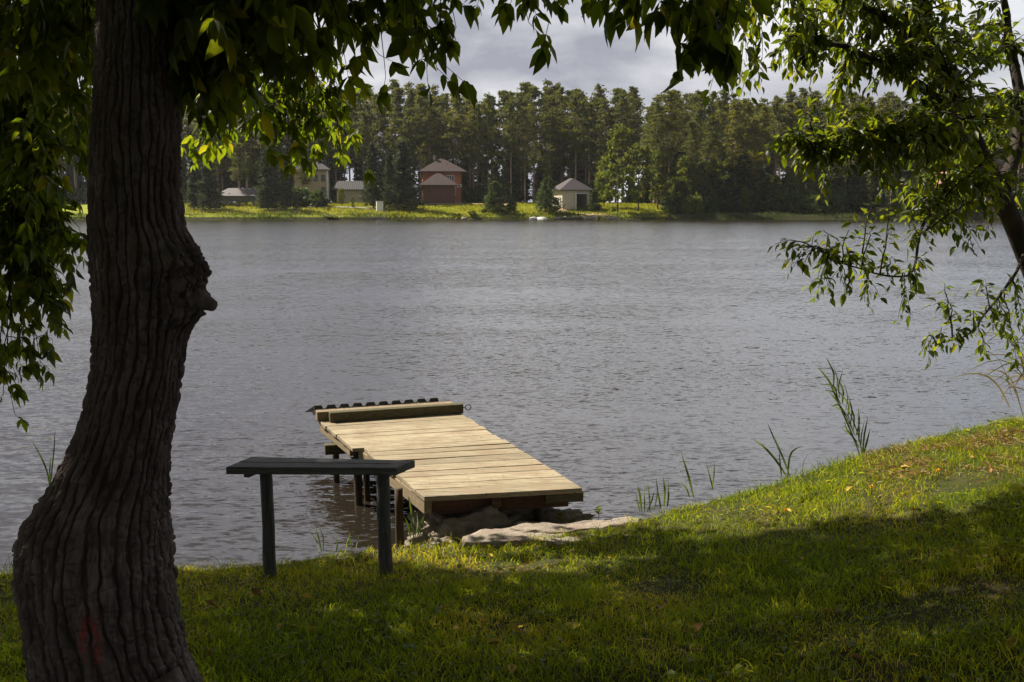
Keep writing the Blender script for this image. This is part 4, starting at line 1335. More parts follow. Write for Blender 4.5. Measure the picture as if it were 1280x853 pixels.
# seedling with round leaves behind the long slab
for px_, py_, lab in ((700, 648, 'single pale green seedling standing behind the long slab'), (748, 640, 'branched pale green seedling above the right part of the long slab')):
    ft = at(px_, py_ + 8, 5.42)
    r_ = thing('seedling', lab, 'plant', ft)
    mb = MB()
    mb.tube([(0, 0, -0.03), (0.003, 0, 0.03), (0.0, 0.004, 0.055)], 0.0016, 5)
    mb.build('stem', M['reed'], r_)
    k_ = 9
    ag = np.arange(k_) * 2.4
    V_, Q_ = leaf_arrays(np.stack([0 * ag, 0 * ag, 0.02 + 0.005 * np.arange(k_)], -1), np.stack([np.cos(ag), np.sin(ag), 0.5 + 0 * ag], -1), np.stack([0 * ag, 0 * ag, 1 + 0 * ag], -1), np.full(k_, 0.032), 0.7)
    npmesh('leaves', V_, [Q_], M['grass'], r_, True)
# yellowing sedge at the right edge of the picture
bl = []
for i in range(26):
    sx_, sy_ = 1290 + rng.normal(0, 10), 510 + rng.normal(0, 6)
    hgt = rng.uniform(40, 110)
    lean = rng.normal(-22, 26)
    bl.append([(sx_, sy_), (sx_ + lean * 0.3, sy_ - hgt * 0.7), (sx_ + lean * 0.8, sy_ - hgt), (sx_ + lean * 1.6, sy_ - hgt * rng.uniform(0.55, 1.0))])
bl += [[(1285, 490), (1262, 480), (1250, 500), (1248, 523)], [(1288, 470), (1265, 478), (1255, 484)]]
reed('yellowing arching sedge at the right edge above the bank', 1290, 515, 6.35, bl, 'dry_reed', 0.010, name='sedge_plant')
#PART3
# ------------------------------------------------------------------ far shore: trees
def X(px_, Y):
    return float(at(px_, 262, Y)[0])
def height_to(py_, x, Y):
    d_ = ray(640, py_)
    return CAMZ + d_[2] / d_[1] * Y - float(gz(x, Y))

def clumps(cent, spread, per, size, asp=0.45):
    """leaf-sized faces gathered in clumps"""
    n = len(cent) * per
    c = np.repeat(cent, per, 0)
    sp = np.repeat(np.broadcast_to(spread, (len(cent), 3)), per, 0)
    p = c + rng.normal(0, 1, (n, 3)) * sp * 0.55
    a = nrm(rng.normal(0, 1, (n, 3)) * np.array([1, 1, 0.75]))
    b = nrm(np.cross(a, rng.normal(0, 1, (n, 3))))
    s = size * rng.uniform(0.6, 1.3, (n, 1))
    V = np.stack([p - a * s, p - b * s * asp + a * s * 0.1, p + a * s, p + b * s * asp + a * s * 0.1], 1).reshape(-1, 3)
    return V, np.arange(n * 4).reshape(-1, 4)

def tree_proto(name, label, H, style, leafmat, barkmat, seed, group=None):
    global rng
    rng = np.random.default_rng(seed)
    r_ = thing(name, label, 'tree', (0, 0, -500), 0, group)
    mb = MB()
    k = np.linspace(0, 1, 12)
    lean = rng.normal(0, 0.012, 2) * H
    pts_ = np.stack([lean[0] * k ** 2 + 0.05 * fbm(k * 4, seed, 0, 1, 2), lean[1] * k ** 2, -0.4 + (H * 0.97 + 0.4) * k], -1)
    r0 = H * (0.0095 if style in ('pine', 'youngpine') else 0.010)
    mb.tube(pts_, r0 * (1 - 0.85 * k) + 0.02, 7)
    def ax_(z):
        return np.array([np.interp(z, pts_[:, 2], pts_[:, 0]), np.interp(z, pts_[:, 2], pts_[:, 1]), z])
    cs, sp = [], []
    if style == 'pine':
        hb = H * rng.uniform(0.26, 0.46)
        z = hb
        rmax = H * rng.uniform(0.115, 0.155)
        while z < H:
            f_ = (z - hb) / (H - hb)
            rr = rmax * (0.62 + 0.75 * f_ - 1.25 * f_ ** 2.6) * rng.uniform(0.75, 1.2)
            rr = max(rr, 0.25)
            for q_ in range(rng.integers(3, 6)):
                a_ = rng.uniform(0, 6.28)
                rad = rr * rng.uniform(0.15, 1.1)
                b_ = ax_(z)
                t_ = b_ + np.array([math.cos(a_) * rad, math.sin(a_) * rad, rng.uniform(-0.1, 0.5) + 0.15 * rad])
                cs.append(t_)
                s_ = rng.uniform(0.45, 1.05) * (0.60 + 0.22 * rr)
                sp.append((s_, s_, s_ * 0.42))
                if rad > 0.8:
                    mb.tube([b_, t_], [0.05, 0.02], 3, False)
            z += rng.uniform(0.45, 0.9)
        for q_ in range(7):                                   # dead snags under the crown
            zz = rng.uniform(0.15, 0.9) * hb
            a_ = rng.uniform(0, 6.28)
            b_ = ax_(zz)
            mb.tube([b_, b_ + np.array([math.cos(a_), math.sin(a_), 0.2]) * rng.uniform(0.5, 1.4)], [0.035, 0.012], 3, False)
        per, size, asp = 36, 0.33, 0.34
    elif style == 'youngpine':
        z = H * 0.08
        while z < H:
            f_ = z / H
            rr = H * 0.27 * (1 - f_) ** 0.75 * rng.uniform(0.8, 1.15) + 0.1
            for q_ in range(rng.integers(5, 8)):
                a_ = rng.uniform(0, 6.28)
                rad = rr * rng.uniform(0.35, 1.0)
                t_ = ax_(z) + np.array([math.cos(a_) * rad, math.sin(a_) * rad, 0.25 * rad])
                cs.append(t_)
                s_ = 0.16 + 0.30 * rr
                sp.append((s_, s_, s_ * 0.7))
            z += H * 0.055
        per, size, asp = 34, 0.24, 0.36
    elif style == 'spruce':
        z = H * 0.10
        while z < H:
            f_ = z / H
            rr = H * 0.17 * (1 - f_) ** 0.8 * rng.uniform(0.75, 1.2) + 0.12
            for q_ in range(rng.integers(5, 8)):
                a_ = rng.uniform(0, 6.28)
                rad = rr * rng.uniform(0.25, 1.05)
                t_ = ax_(z) + np.array([math.cos(a_) * rad, math.sin(a_) * rad, -0.25 * rad])
                cs.append(t_)
                s_ = 0.25 + 0.34 * rr
                sp.append((s_, s_, s_ * 0.45))
            z += H * 0.035
        per, size, asp = 30, 0.30, 0.36
    else:                                                       # broadleaf: uneven egg of clumps with holes
        nlimb = 9
        for q_ in range(nlimb):
            a_, e_ = rng.uniform(0, 6.28), rng.uniform(0.5, 1.3)
            b_ = ax_(H * rng.uniform(0.25, 0.6))
            ln = H * rng.uniform(0.16, 0.30)
            t_ = b_ + np.array([math.cos(a_) * math.cos(e_), math.sin(a_) * math.cos(e_), math.sin(e_)]) * ln
            mb.tube([b_, (b_ + t_) / 2 + rng.normal(0, .1, 3), t_], [0.07, 0.05, 0.02], 4, False)
        for q_ in range(80):
            f_ = rng.uniform(0.18, 1.0)
            rr = H * 0.21 * math.sqrt(max(0.02, 1 - ((f_ - 0.52) / 0.52) ** 2)) * rng.uniform(0.3, 1.1)
            a_ = rng.uniform(0, 6.28)
            cs.append(ax_(H * f_) + np.array([math.cos(a_) * rr, math.sin(a_) * rr, 0]))
            s_ = H * rng.uniform(0.03, 0.06)
            sp.append((s_, s_, s_ * 0.8))
        per, size, asp = 42, 0.20 + H * 0.004, 0.6
    mb.build('trunk', barkmat, r_, True)
    V_, Q_ = clumps(np.array(cs), np.array(sp), per, size, asp)
    npmesh('crown', V_, [Q_], leafmat, r_)
    r_['h'] = H
    return r_

def bush_proto(label, seed, mat, group):
    global rng
    rng = np.random.default_rng(seed)
    r_ = thing('bush', label, 'bush', (0, 0, -500), 0, group)
    cs = []
    for q_ in range(34):
        a_, z = rng.uniform(0, 6.28), rng.uniform(0.1, 0.95)
        rr = math.sqrt(1 - (z * 0.95) ** 2) * rng.uniform(0.3, 1.0)
        cs.append((math.cos(a_) * rr, math.sin(a_) * rr, z * 1.2))
    mb = MB()
    for q_ in range(7):
        mb.tube([(0, 0, -0.2), np.array(cs[q_]) * 0.9], [0.04, 0.015], 4, False)
    mb.build('stems', M['darktrunk'], r_)
    V_, Q_ = clumps(np.array(cs), np.tile([0.28, 0.28, 0.22], (34, 1)), 40, 0.13, 0.6)
    npmesh('foliage', V_, [Q_], mat, r_)
    return r_

GP = 'pines of the forest wall across the lake'
LP = 'tall dark pine among the forest wall across the lake'
LO = 'tall olive toned pine among the forest wall across the lake'
pines = [tree_proto('pine_tree', LP, 21 + i * 0.5, 'pine', M['pine'], M['fartrunk'], 300 + i, GP) for i in range(7)]
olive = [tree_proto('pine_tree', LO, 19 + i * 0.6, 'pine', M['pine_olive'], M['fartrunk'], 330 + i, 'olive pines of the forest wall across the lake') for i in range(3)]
used = set()
prng = np.random.default_rng(77)
def put(proto, x, y, H=None, label=None, group=None, wide=1.0):
    s_ = (H / proto['h']) if H else 1.0
    z = float(gz(x, y)) - 0.05
    rz_ = prng.uniform(0, 6.28)
    if proto.name not in used:
        used.add(proto.name)
        proto.location, proto.scale, proto.rotation_euler = (x, y, z), (s_ * wide, s_ * wide, s_), (0, 0, rz_)
        if label: proto['label'] = label
        if group: proto['group'] = group
        elif label and 'group' in proto: del proto['group']
        return proto
    r_ = dup(proto, (x, y, z), rz_, (s_ * wide, s_ * wide, s_), label, group)
    if label and not group and 'group' in r_:
        del r_['group']
    return r_
# rows of the forest; each tree is a thing
nt_ = 0
for (Y0, step, dy, h0, h1) in ((200, 3.3, 2.5, 17, 21.5), (207, 3.3, 3, 20.5, 23), (215, 3.4, 3, 22, 24.5), (224, 3.6, 3, 23.5, 26)):
    x = -118.0
    while x < 118:
        xx, yy = x + prng.normal(0, 0.9), Y0 + prng.normal(0, dy)
        px_here = 640 + xx / yy * F
        x += step * prng.uniform(0.7, 1.3)
        if 690 < px_here < 708 and Y0 < 205: continue           # thin places where the sky shows between trunks
        hh = prng.uniform(h0, h1) * (1 + 0.03 * math.sin(xx * 0.21) + 0.02 * math.sin(xx * 0.53 + 1))
        if px_here > 800: hh *= 0.93
        front = Y0 < 205
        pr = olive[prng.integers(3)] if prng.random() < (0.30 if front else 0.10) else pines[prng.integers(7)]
        put(pr, xx, yy, hh)
        nt_ += 1
# the right part of the forest comes down to the water
x = 27.0
while x < 100:
    for Y0 in (178, 187):
        xx, yy = x + prng.normal(0, 0.9), Y0 + prng.normal(0, 2.5)
        hh = prng.uniform(14.5, 19.5) if Y0 < 180 else prng.uniform(17.5, 21)
        pr = olive[prng.integers(3)] if prng.random() < 0.22 else pines[prng.integers(7)]
        put(pr, xx, yy, hh)
        nt_ += 1
    x += 4.0 * prng.uniform(0.75, 1.25)
print('pines', nt_)
for pr in pines + olive:
    if pr.name not in used:
        put(pr, prng.uniform(-80, -40), 230, 24)

und = [tree_proto('spruce_tree', 'young dark spruce growing under the pines of the far forest', 9, 'spruce', M['spruce'] if i else M['pine'], M['darktrunk'], 350 + i, 'young spruces under the far pines') for i in range(3)]
for k in range(120):
    Y0 = prng.uniform(203, 232)
    x = prng.uniform(-112, 112)
    px_here = 640 + x / Y0 * F
    if 764 < px_here < 780: continue
    put(und[k % 3], x, Y0, prng.uniform(6, 13.5) * (1 if px_here > 480 else 1.1), None, None, prng.uniform(1.0, 1.5))
for k in range(62):
    put(und[k % 3], prng.uniform(27, 100), prng.uniform(175, 192), prng.uniform(4, 10), None, None, prng.uniform(1.1, 1.7))
spr = [tree_proto('spruce_tree', 'dark spruce', 12, 'spruce', M['spruce'], M['darktrunk'], 360 + i) for i in range(3)]
yp = [tree_proto('young_pine', 'young pine', 7, 'youngpine', M['bush'], M['darktrunk'], 370 + i) for i in range(3)]
bl_ = [tree_proto('broadleaf_tree', 'broadleaf tree', 12, 'broadleaf', M['birch'], M['darktrunk'], 380 + i) for i in range(3)]
def putpx(proto, px_, top, Y, label, wide=1.0, group=None):
    x = X(px_, Y)
    return put(proto, x, Y, height_to(top, x, Y), label, group, wide)
putpx(spr[0], 505, 176, 177, 'big dark spruce hiding the left side of the brick house', 1.35)
putpx(spr[1], 467, 178, 178, 'dark slim spruce standing beside the white cabin on the far shore', 1.0)
putpx(spr[2], 489, 190, 181, 'spruce between the slim spruce and the big dark spruce', 1.1)
putpx(spr[0], 262, 188, 174, 'dark spruce at the left end of the far fence', 1.2)
putpx(spr[1], 243, 200, 176, 'narrow spruce just right of the old trunk on the far shore', 1.0)
putpx(spr[2], 335, 186, 174, 'dark spruce in front of the garden pavilion', 1.2)
putpx(spr[0], 357, 192, 175, 'spruce right of the garden pavilion', 1.1)
putpx(pines[3], 300, 180, 182, 'spreading pine directly behind the garden pavilion', 1.5)
putpx(pines[4], 380, 178, 190, 'pine behind the round garden shrubs', 1.3)
putpx(yp[0], 619, 226, 173.5, 'young olive pine right of the brick house', 1.5)
putpx(yp[1], 639, 246, 172.5, 'smallest young pine at the water beside its taller neighbour', 1.5)
putpx(yp[2], 684, 221, 173, 'broad young pine left of the white garage', 1.35)
putpx(yp[0], 742, 238, 176, 'young pine that hides the right corner of the white garage', 1.3)
putpx(bl_[0], 772, 158, 174, 'tall yellow green birch right of the white garage', 0.85)
putpx(bl_[1], 798, 182, 176, 'shorter yellow green birch right of the tallest birch', 1.0)
putpx(bl_[2], 755, 200, 181, 'yellow green birch standing half behind the white garage', 0.9)
putpx(bl_[0], 822, 190, 179, 'olive birch where the dark forest meets the water', 0.8)
putpx(bl_[1], 427, 236, 180, 'small garden tree in front of the dark roofed cabin', 0.9)
putpx(bl_[2], 441, 246, 177, 'smallest garden tree left of the slim spruce', 0.9)
putpx(bl_[0], 560, 205, 205, 'olive tree behind the brick house roof', 1.0)
putpx(bl_[2], 605, 215, 198, 'slim olive tree between the brick house and the young pines', 0.7)

for k in range(11):
    px_ = (845, 858, 880, 897, 905, 930, 948, 965, 990, 1012, 1035)[k]
    Y0 = 174 + prng.uniform(0, 4) + max(0, (px_ - 950) * 0.02)
    put(bl_[k % 3], X(px_, Y0), Y0, prng.uniform(4.5, 10), 'leafy young tree at the foot of the dark forest right of the birches', 'young leafy trees along the forest edge', prng.uniform(0.9, 1.3))
BU = 'undergrowth bushes at the foot of the forest'
bushes = [bush_proto('dark green bush at the foot of the forest', 400 + i, M['bush'], BU) for i in range(3)]
def putb(i, x, y, s_, zs, label=None):
    p_ = bushes[i]
    z = float(gz(x, y)) - 0.05
    if p_.name not in used:
        used.add(p_.name)
        p_.location, p_.scale = (x, y, z), (s_, s_, zs)
        if label:
            p_['label'] = label
            del p_['group']
        return
    r_ = dup(p_, (x, y, z), prng.uniform(0, 6.28), (s_, s_, zs), label)
    if label and 'group' in r_: del r_['group']
for k in range(60):
    x = prng.uniform(-105, 108)
    px_here = 640 + x / 198 * F
    s_ = prng.uniform(1.2, 2.6)
    if px_here > 815:
        putb(prng.integers(3), x * 0.86, prng.uniform(171.5, 177), s_ * 0.8, s_ * prng.uniform(0.8, 1.5))
    else:
        putb(prng.integers(3), x, prng.uniform(195, 200), s_, s_ * prng.uniform(0.7, 1.4))
putb(0, X(376, 181), 181, 2.6, 2.4, 'large round clipped shrub left of the beige house')
putb(1, X(396, 179), 179, 2.1, 2.2, 'round shrub in front of the beige house')
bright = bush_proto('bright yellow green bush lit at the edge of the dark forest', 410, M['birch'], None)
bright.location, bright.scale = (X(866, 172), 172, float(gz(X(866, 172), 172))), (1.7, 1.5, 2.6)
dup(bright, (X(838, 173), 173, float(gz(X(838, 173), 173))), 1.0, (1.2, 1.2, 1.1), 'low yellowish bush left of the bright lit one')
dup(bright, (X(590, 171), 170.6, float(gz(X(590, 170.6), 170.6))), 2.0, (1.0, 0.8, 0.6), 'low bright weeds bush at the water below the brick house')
for k in range(14):
    x_ = prng.uniform(-46, 22)
    if k == 0: gb = bush_proto('tiny bush on the far lawn', 415, M['bush'], 'tiny bushes on the far lawn'); p_ = gb
    else: p_ = dup(gb, (0, 0, 0), prng.uniform(0, 6))
    y_ = prng.uniform(172, 183)
    s_ = prng.uniform(0.3, 0.6)
    p_.location, p_.scale = (x_, y_, float(gz(x_, y_))), (s_, s_, s_)

# meadow tufts on the far bank
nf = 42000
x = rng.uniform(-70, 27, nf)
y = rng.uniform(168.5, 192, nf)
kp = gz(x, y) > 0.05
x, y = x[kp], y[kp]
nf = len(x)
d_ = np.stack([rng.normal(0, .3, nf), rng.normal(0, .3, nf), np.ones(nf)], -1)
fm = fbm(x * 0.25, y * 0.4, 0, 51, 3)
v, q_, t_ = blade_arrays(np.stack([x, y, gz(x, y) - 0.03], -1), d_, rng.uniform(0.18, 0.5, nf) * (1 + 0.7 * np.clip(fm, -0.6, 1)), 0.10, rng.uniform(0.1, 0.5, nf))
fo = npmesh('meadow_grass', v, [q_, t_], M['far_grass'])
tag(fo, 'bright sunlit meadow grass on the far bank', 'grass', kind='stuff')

nr_ = 16000
x = rng.uniform(-75, 110, nr_)
y = 168.5 + 2.0 * fbm(x * 0.03, 0.0, 0, 3, 3) + 2.5 * sstep(30, 90, x) + rng.uniform(-0.3, 2.0, nr_)
d_ = np.stack([rng.normal(0, .2, nr_), rng.normal(0, .2, nr_), np.ones(nr_)], -1)
v, q_, t_ = blade_arrays(np.stack([x, y, np.maximum(gz(x, y), -0.1) - 0.03], -1), d_, rng.uniform(0.2, 0.65, nr_) * (0.7 + 0.5 * fbm(x * 0.2, 3.0, 0, 52, 3)), 0.07, rng.uniform(0.05, 0.3, nr_))
fr2 = npmesh('shore_reeds', v, [q_, t_], M['reed'])
tag(fr2, 'dark fringe of reeds along the far waterline', 'reeds', kind='stuff')

# ------------------------------------------------------------------ far shore: buildings
def brick_mat(name, a, b, mortar, sc=1.0):
    m = NT(name)
    co = m.coord('Object')
    sx = m.n('ShaderNodeSeparateXYZ')
    m.l(co, sx.inputs[0])
    cx = m.n('ShaderNodeCombineXYZ')
    m.l(m.math('ADD', sx.outputs[0], sx.outputs[1]), cx.inputs[0])
    m.l(sx.outputs[2], cx.inputs[1])
    br = m.n('ShaderNodeTexBrick')
    m.l(cx.outputs[0], br.inputs['Vector'])
    br.inputs['Color1'].default_value = (*a, 1)
    br.inputs['Color2'].default_value = (*b, 1)
    br.inputs['Mortar'].default_value = (*mortar, 1)
    br.inputs['Scale'].default_value = sc
    br.inputs['Mortar Size'].default_value = 0.012
    br.inputs['Brick Width'].default_value = 0.26
    br.inputs['Row Height'].default_value = 0.085
    return m.done(m.pbsdf(m.mix(m.ramp(m.noise(1.2, 4), [(0.35, 0.0), (0.7, 0.3)]), br.outputs['Color'], [q * 0.7 for q in a]), 0.85))
def ribbed(name, c, pitch, rough=0.5, axis=0):
    m = NT(name)
    sx = m.n('ShaderNodeSeparateXYZ')
    m.l(m.coord('Object'), sx.inputs[0])
    sv = m.math('SINE', m.math('MULTIPLY', sx.outputs[axis], 2 * math.pi / pitch))
    col = m.mix(m.ramp(m.noise(0.9, 4), [(0.3, 0.0), (0.7, 0.4)]), c, [q * 0.75 for q in c])
    nm = m.bump(sv, 0.6, 0.02)
    return m.done(m.pbsdf(col, rough, nm, 0.4))
M['brick'] = brick_mat('orange brick', (0.46, 0.13, 0.05), (0.38, 0.095, 0.04), (0.22, 0.15, 0.11))
M['wine_panel'] = ribbed('wine red ribbed cladding', (0.105, 0.036, 0.030), 0.28)
M['brown_roof'] = ribbed('brown metal tile roof', (0.052, 0.031, 0.032), 0.30, 0.5)
M['grey_roof'] = ribbed('violet grey metal tile roof', (0.085, 0.072, 0.082), 0.30, 0.42)
M['cream'] = simple('cream plaster', (0.42, 0.36, 0.28), 0.9, 0.08, 1.5)
M['garage_wall'] = simple('whitewashed block', (0.52, 0.48, 0.41), 0.9, 0.1, 1.5)
M['beige'] = simple('beige plaster', (0.44, 0.36, 0.23), 0.9, 0.08, 1.5)
M['pinkwall'] = simple('pink plaster', (0.50, 0.27, 0.25), 0.9, 0.08, 1.5)
M['white'] = simple('white paint', (0.72, 0.72, 0.70), 0.6, 0.06, 1.5)
M['dark_roof'] = ribbed('dark bitumen roof', (0.035, 0.034, 0.04), 0.4, 0.7)
M['glass'] = simple('dark window glass', (0.02, 0.024, 0.03), 0.08, 0.2, 2, 0.6)
M['blackin'] = simple('dark interior', (0.012, 0.011, 0.010), 0.9, 0.2, 2)
M['plinth'] = simple('grey concrete', (0.25, 0.235, 0.215), 0.9, 0.2, 3)
M['sand'] = simple('sand', (0.42, 0.31, 0.18), 0.95, 0.15, 3)
M['concrete'] = simple('weathered concrete', (0.22, 0.205, 0.185), 0.9, 0.3, 1.5)
M['boat_pale'] = simple('pale boat hull', (0.50, 0.49, 0.46), 0.5, 0.15, 3)
M['boat_green'] = simple('faded green boat hull', (0.22, 0.26, 0.18), 0.6, 0.2, 3)

def hip_roof(parent, name, mat, x0, x1, y0, y1, ze, zr, ridge, t=0.14):
    """eaves rectangle, ridge of the given length along the longer side"""
    cx, cy = (x0 + x1) / 2, (y0 + y1) / 2
    if ridge[0] == 'x':
        ra, rb = (cx - ridge[1] / 2, cy, zr), (cx + ridge[1] / 2, cy, zr)
    else:
        ra, rb = (cx, cy - ridge[1] / 2, zr), (cx, cy + ridge[1] / 2, zr)
    e = [(x0, y0), (x1, y0), (x1, y1), (x0, y1)]
    mb = MB()
    v = [(a, b, ze) for a, b in e] + [(a, b, ze + t) for a, b in e] + [ra, rb]
    if ridge[0] == 'x':
        f = [(4, 5, 9, 8), (5, 6, 9), (6, 7, 8, 9), (7, 4, 8)]
    else:
        f = [(4, 5, 8), (5, 6, 9, 8), (6, 7, 9), (7, 4, 8, 9)]
    f += [(0, 3, 2, 1), (0, 1, 5, 4), (1, 2, 6, 5), (2, 3, 7, 6), (3, 0, 4, 7)]
    mb.add(v, f)
    return mb.build(name, mat, parent)
def window(parent, c, wd, hg, axis='y', n=2, mat='white', dep=0.06):
    """window set 3 cm proud of the wall facing -y (or -x)"""
    mb = MB()
    g = MB()
    bar = 0.09
    def bx(m_, u, z, su, sz, d0, d):
        if axis == 'y': m_.box((c[0] + u, c[1] - d0, c[2] + z), (su, d, sz))
        else: m_.box((c[0] - d0, c[1] + u, c[2] + z), (d, su, sz))
    bx(mb, 0, hg / 2 - bar / 2, wd, bar, 0.0, dep * 2); bx(mb, 0, -hg / 2 + bar / 2, wd, bar, 0.0, dep * 2)
    inner = hg - 2 * bar
    for k in range(n + 1):
        u = -wd / 2 + bar / 2 + k * (wd - bar) / n
        bx(mb, u, 0, bar, inner, 0.0, dep * 2)
    o = mb.build('window', M[mat], parent)
    bx(g, 0, 0, wd - 0.1, hg - 0.1, 0.0, 0.05)
    g.build('pane', M['glass'], o)
    return o
def walls(parent, name, mat, x0, x1, y0, y1, z0, z1):
    mb = MB()
    mb.box(((x0 + x1) / 2, (y0 + y1) / 2, (z0 + z1) / 2), (x1 - x0, y1 - y0, z1 - z0))
    return mb.build(name, mat, parent)
def zpx(py_, Y):
    d_ = ray(640, py_)
    return CAMZ + d_[2] / d_[1] * Y

# brick house with a lower wine red annexe in front
HY = 190.0
hx, hz = X(552, HY), float(gz(X(552, HY), HY))
hb_ = thing('brick_house', 'two storey brick house with brown hip roof and wine red annexe on the far shore', 'house', (hx, HY, hz), 0.13)
m1 = HY / F
def lx(px_): return (px_ - 552) * m1
def lz(py_): return zpx(py_, HY) - hz
walls(hb_, 'wall', M['brick'], lx(530), lx(577), 0.9, 7.5, -1.0, lz(214.5))
walls(hb_, 'plinth', M['plinth'], lx(529.3), lx(577.6), 0.78, 7.6, -1.2, 0.55)
hip_roof(hb_, 'roof', M['brown_roof'], lx(524), lx(584), -0.1, 8.5, lz(215.2), lz(197), ('x', 0.7))
walls(hb_, 'annexe_wall', M['wine_panel'], lx(528), lx(566), -4.6, 0.88, 0.35, lz(232.5))
walls(hb_, 'annexe_plinth', M['plinth'], lx(527.4), lx(566.6), -4.72, 0.75, -1.2, 0.33)
hip_roof(hb_, 'annexe_roof', M['brown_roof'], lx(523.5), lx(571), -5.2, 0.6, lz(233), lz(217.5), ('x', 0.8))
window(hb_, (lx(563.7), 0.9, lz(223)), 1.5, 1.25, n=3)
window(hb_, (lx(569.2), 0.9, lz(238.5)), 0.35, 1.6, n=1)
mb = MB()
mb.box((lx(574.5), 0.70, lz(232.3)), (0.85, 0.32, 0.5))
ac = mb.build('air_conditioner', M['white'], hb_, False, 0.03)
mb = MB()
ag = np.linspace(0, 6.2832, 17)[:-1]
mb.add([(lx(574.8), 0.535, lz(232.3))] + [(lx(574.8) + 0.19 * math.cos(a), 0.535, lz(232.3) + 0.19 * math.sin(a)) for a in ag], [(0, 1 + (k + 1) % 16, 1 + k) for k in range(16)])
mb.build('fan_grille', M['blackin'], ac)
mb = MB()
mb.box((lx(545.5), 3.8, lz(196.5)), (0.5, 0.5, 0.9))
mb.build('vent', M['plinth'], hb_)
mb = MB()
mb.tube([(lx(577) + 0.06, 0.82, lz(216)), (lx(577) + 0.06, 0.82, 0.2)], 0.05, 6)
mb.build('downpipe', M['brown_roof'], hb_)
mb = MB()
mb.box((lx(525), 1.2, 0.35), (1.4, 2.6, 0.7)); mb.box((lx(524), 0.6, 1.0), (0.15, 1.4, 1.2))
mb.build('porch', M['brick'], hb_)

# white garage
GY_ = 178.0
gx0 = X(720, GY_)
gz0 = float(gz(gx0, GY_))
gr = thing('garage', 'small cream garage with violet grey hip roof and open white framed doorway', 'garage', (gx0, GY_, gz0), 0.24)
m2 = GY_ / F
def gz_(py_): return zpx(py_, GY_) - gz0
wt = gz_(238.2)
mb = MB()
W2, D2 = 2.55, 3.0
# front wall in three pieces round the doorway
dx0, dx1, dh = 0.05, 2.05, gz_(242.5)
mb.box(((-W2 + dx0) / 2, 0.1, wt / 2 - 0.5), (dx0 + W2, 0.2, wt + 1.0))
mb.box(((dx1 + W2) / 2, 0.1, wt / 2 - 0.5), (W2 - dx1, 0.2, wt + 1.0))
mb.box(((dx0 + dx1) / 2, 0.1, (dh + wt) / 2), (dx1 - dx0, 0.2, wt - dh))
mb.box((-W2 + 0.1, D2 + 0.2, wt / 2 - 0.5), (0.2, 2 * D2, wt + 1.0))
mb.box((W2 - 0.1, D2 + 0.2, wt / 2 - 0.5), (0.2, 2 * D2, wt + 1.0))
mb.box((0, 2 * D2 + 0.3, wt / 2 - 0.5), (2 * W2, 0.2, wt + 1.0))
mb.build('wall', M['garage_wall'], gr)
hip_roof(gr, 'roof', M['grey_roof'], -W2 - 0.6, W2 + 0.6, -0.55, 2 * D2 + 0.95, wt, gz_(222.5), ('y', 2.2), 0.10)
mb = MB()
mb.box((dx0 - 0.12, -0.06, dh / 2), (0.24, 0.12, dh)); mb.box((dx1 + 0.06, -0.06, dh / 2), (0.12, 0.12, dh)); mb.box(((dx0 + dx1) / 2, -0.06, dh + 0.07), (dx1 - dx0 + 0.36, 0.12, 0.14))
mb.build('door_frame', M['white'], gr)
mb = MB()
mb.box((dx0 - 0.30, -0.50, dh / 2), (0.07, 0.85, dh - 0.1))
mb.build('door', M['white'], gr)
mb = MB()
mb.box((0, D2, 0.02), (2 * W2 - 0.42, 2 * D2 - 0.3, 0.06))
mb.build('floor', M['plinth'], gr)

# heap of sand and its trodden path
sx0, sy0 = X(703, 176), 175.3
nrg, nag = 8, 28
vs = []
for i in range(nrg):
    for k in range(nag):
        a = 2 * math.pi * k / nag
        r_ = 1.25 * i / (nrg - 1) * (1 + 0.12 * vnoise(math.cos(a) * 2, math.sin(a) * 2, 0, 3))
        vs.append((r_ * math.cos(a), r_ * math.sin(a) * 0.8, 0.75 * (1 - (i / (nrg - 1)) ** 1.3) - (0.15 if i == nrg - 1 else 0)))
ii = np.arange(nrg * nag).reshape(nrg, nag)
sp_ = npmesh('sand_heap', np.array(vs), [np.stack([ii[:-1], np.roll(ii, -1, 1)[:-1], np.roll(ii, -1, 1)[1:], ii[1:]], -1).reshape(-1, 4)[:, ::-1]], M['sand'], smooth=True)
sp_.location = (sx0, sy0, float(gz(sx0, sy0)))
tag(sp_, 'heap of pale sand in front of the white garage', 'sand heap')
def strip(name, pts_, wd, mat, lift=0.05):
    pts_ = np.array(pts_, float)
    t_ = np.linspace(0, len(pts_) - 1, 24)
    xy = np.stack([np.interp(t_, np.arange(len(pts_)), pts_[:, k]) for k in (0, 1)], -1)
    d_ = nrm(np.gradient(xy, axis=0))
    n_ = np.stack([-d_[:, 1], d_[:, 0]], -1)
    w_ = wd * (1 + 0.25 * fbm(t_ * 1.1, 0.5, 0, 31, 2))[:, None] / 2
    a, b = xy - n_ * w_, xy + n_ * w_
    V_ = np.concatenate([np.column_stack([a, gz(a[:, 0], a[:, 1]) + lift]), np.column_stack([b, gz(b[:, 0], b[:, 1]) + lift])])
    i_ = np.arange(23)
    o = npmesh(name, V_, [np.stack([i_, i_ + 1, i_ + 25, i_ + 24], -1)], mat)
    return tag(o, kind='structure')
strip('path', [(X(703, 174), 174.5), (X(712, 172), 172.5), (X(735, 171), 170.8), (X(760, 171), 170.6)], 0.9, M['sand'], 0.18)
strip('yard_path', [(X(500, 185), 185), (X(520, 186), 185.5), (X(560, 186), 186.2), (X(612, 186), 186.0), (X(640, 182), 183)], 2.2, M['sand'], 0.32)
strip('garden_path', [(X(385, 178), 178), (X(430, 177), 177.5), (X(470, 177), 177)], 1.0, M['concrete'], 0.25)

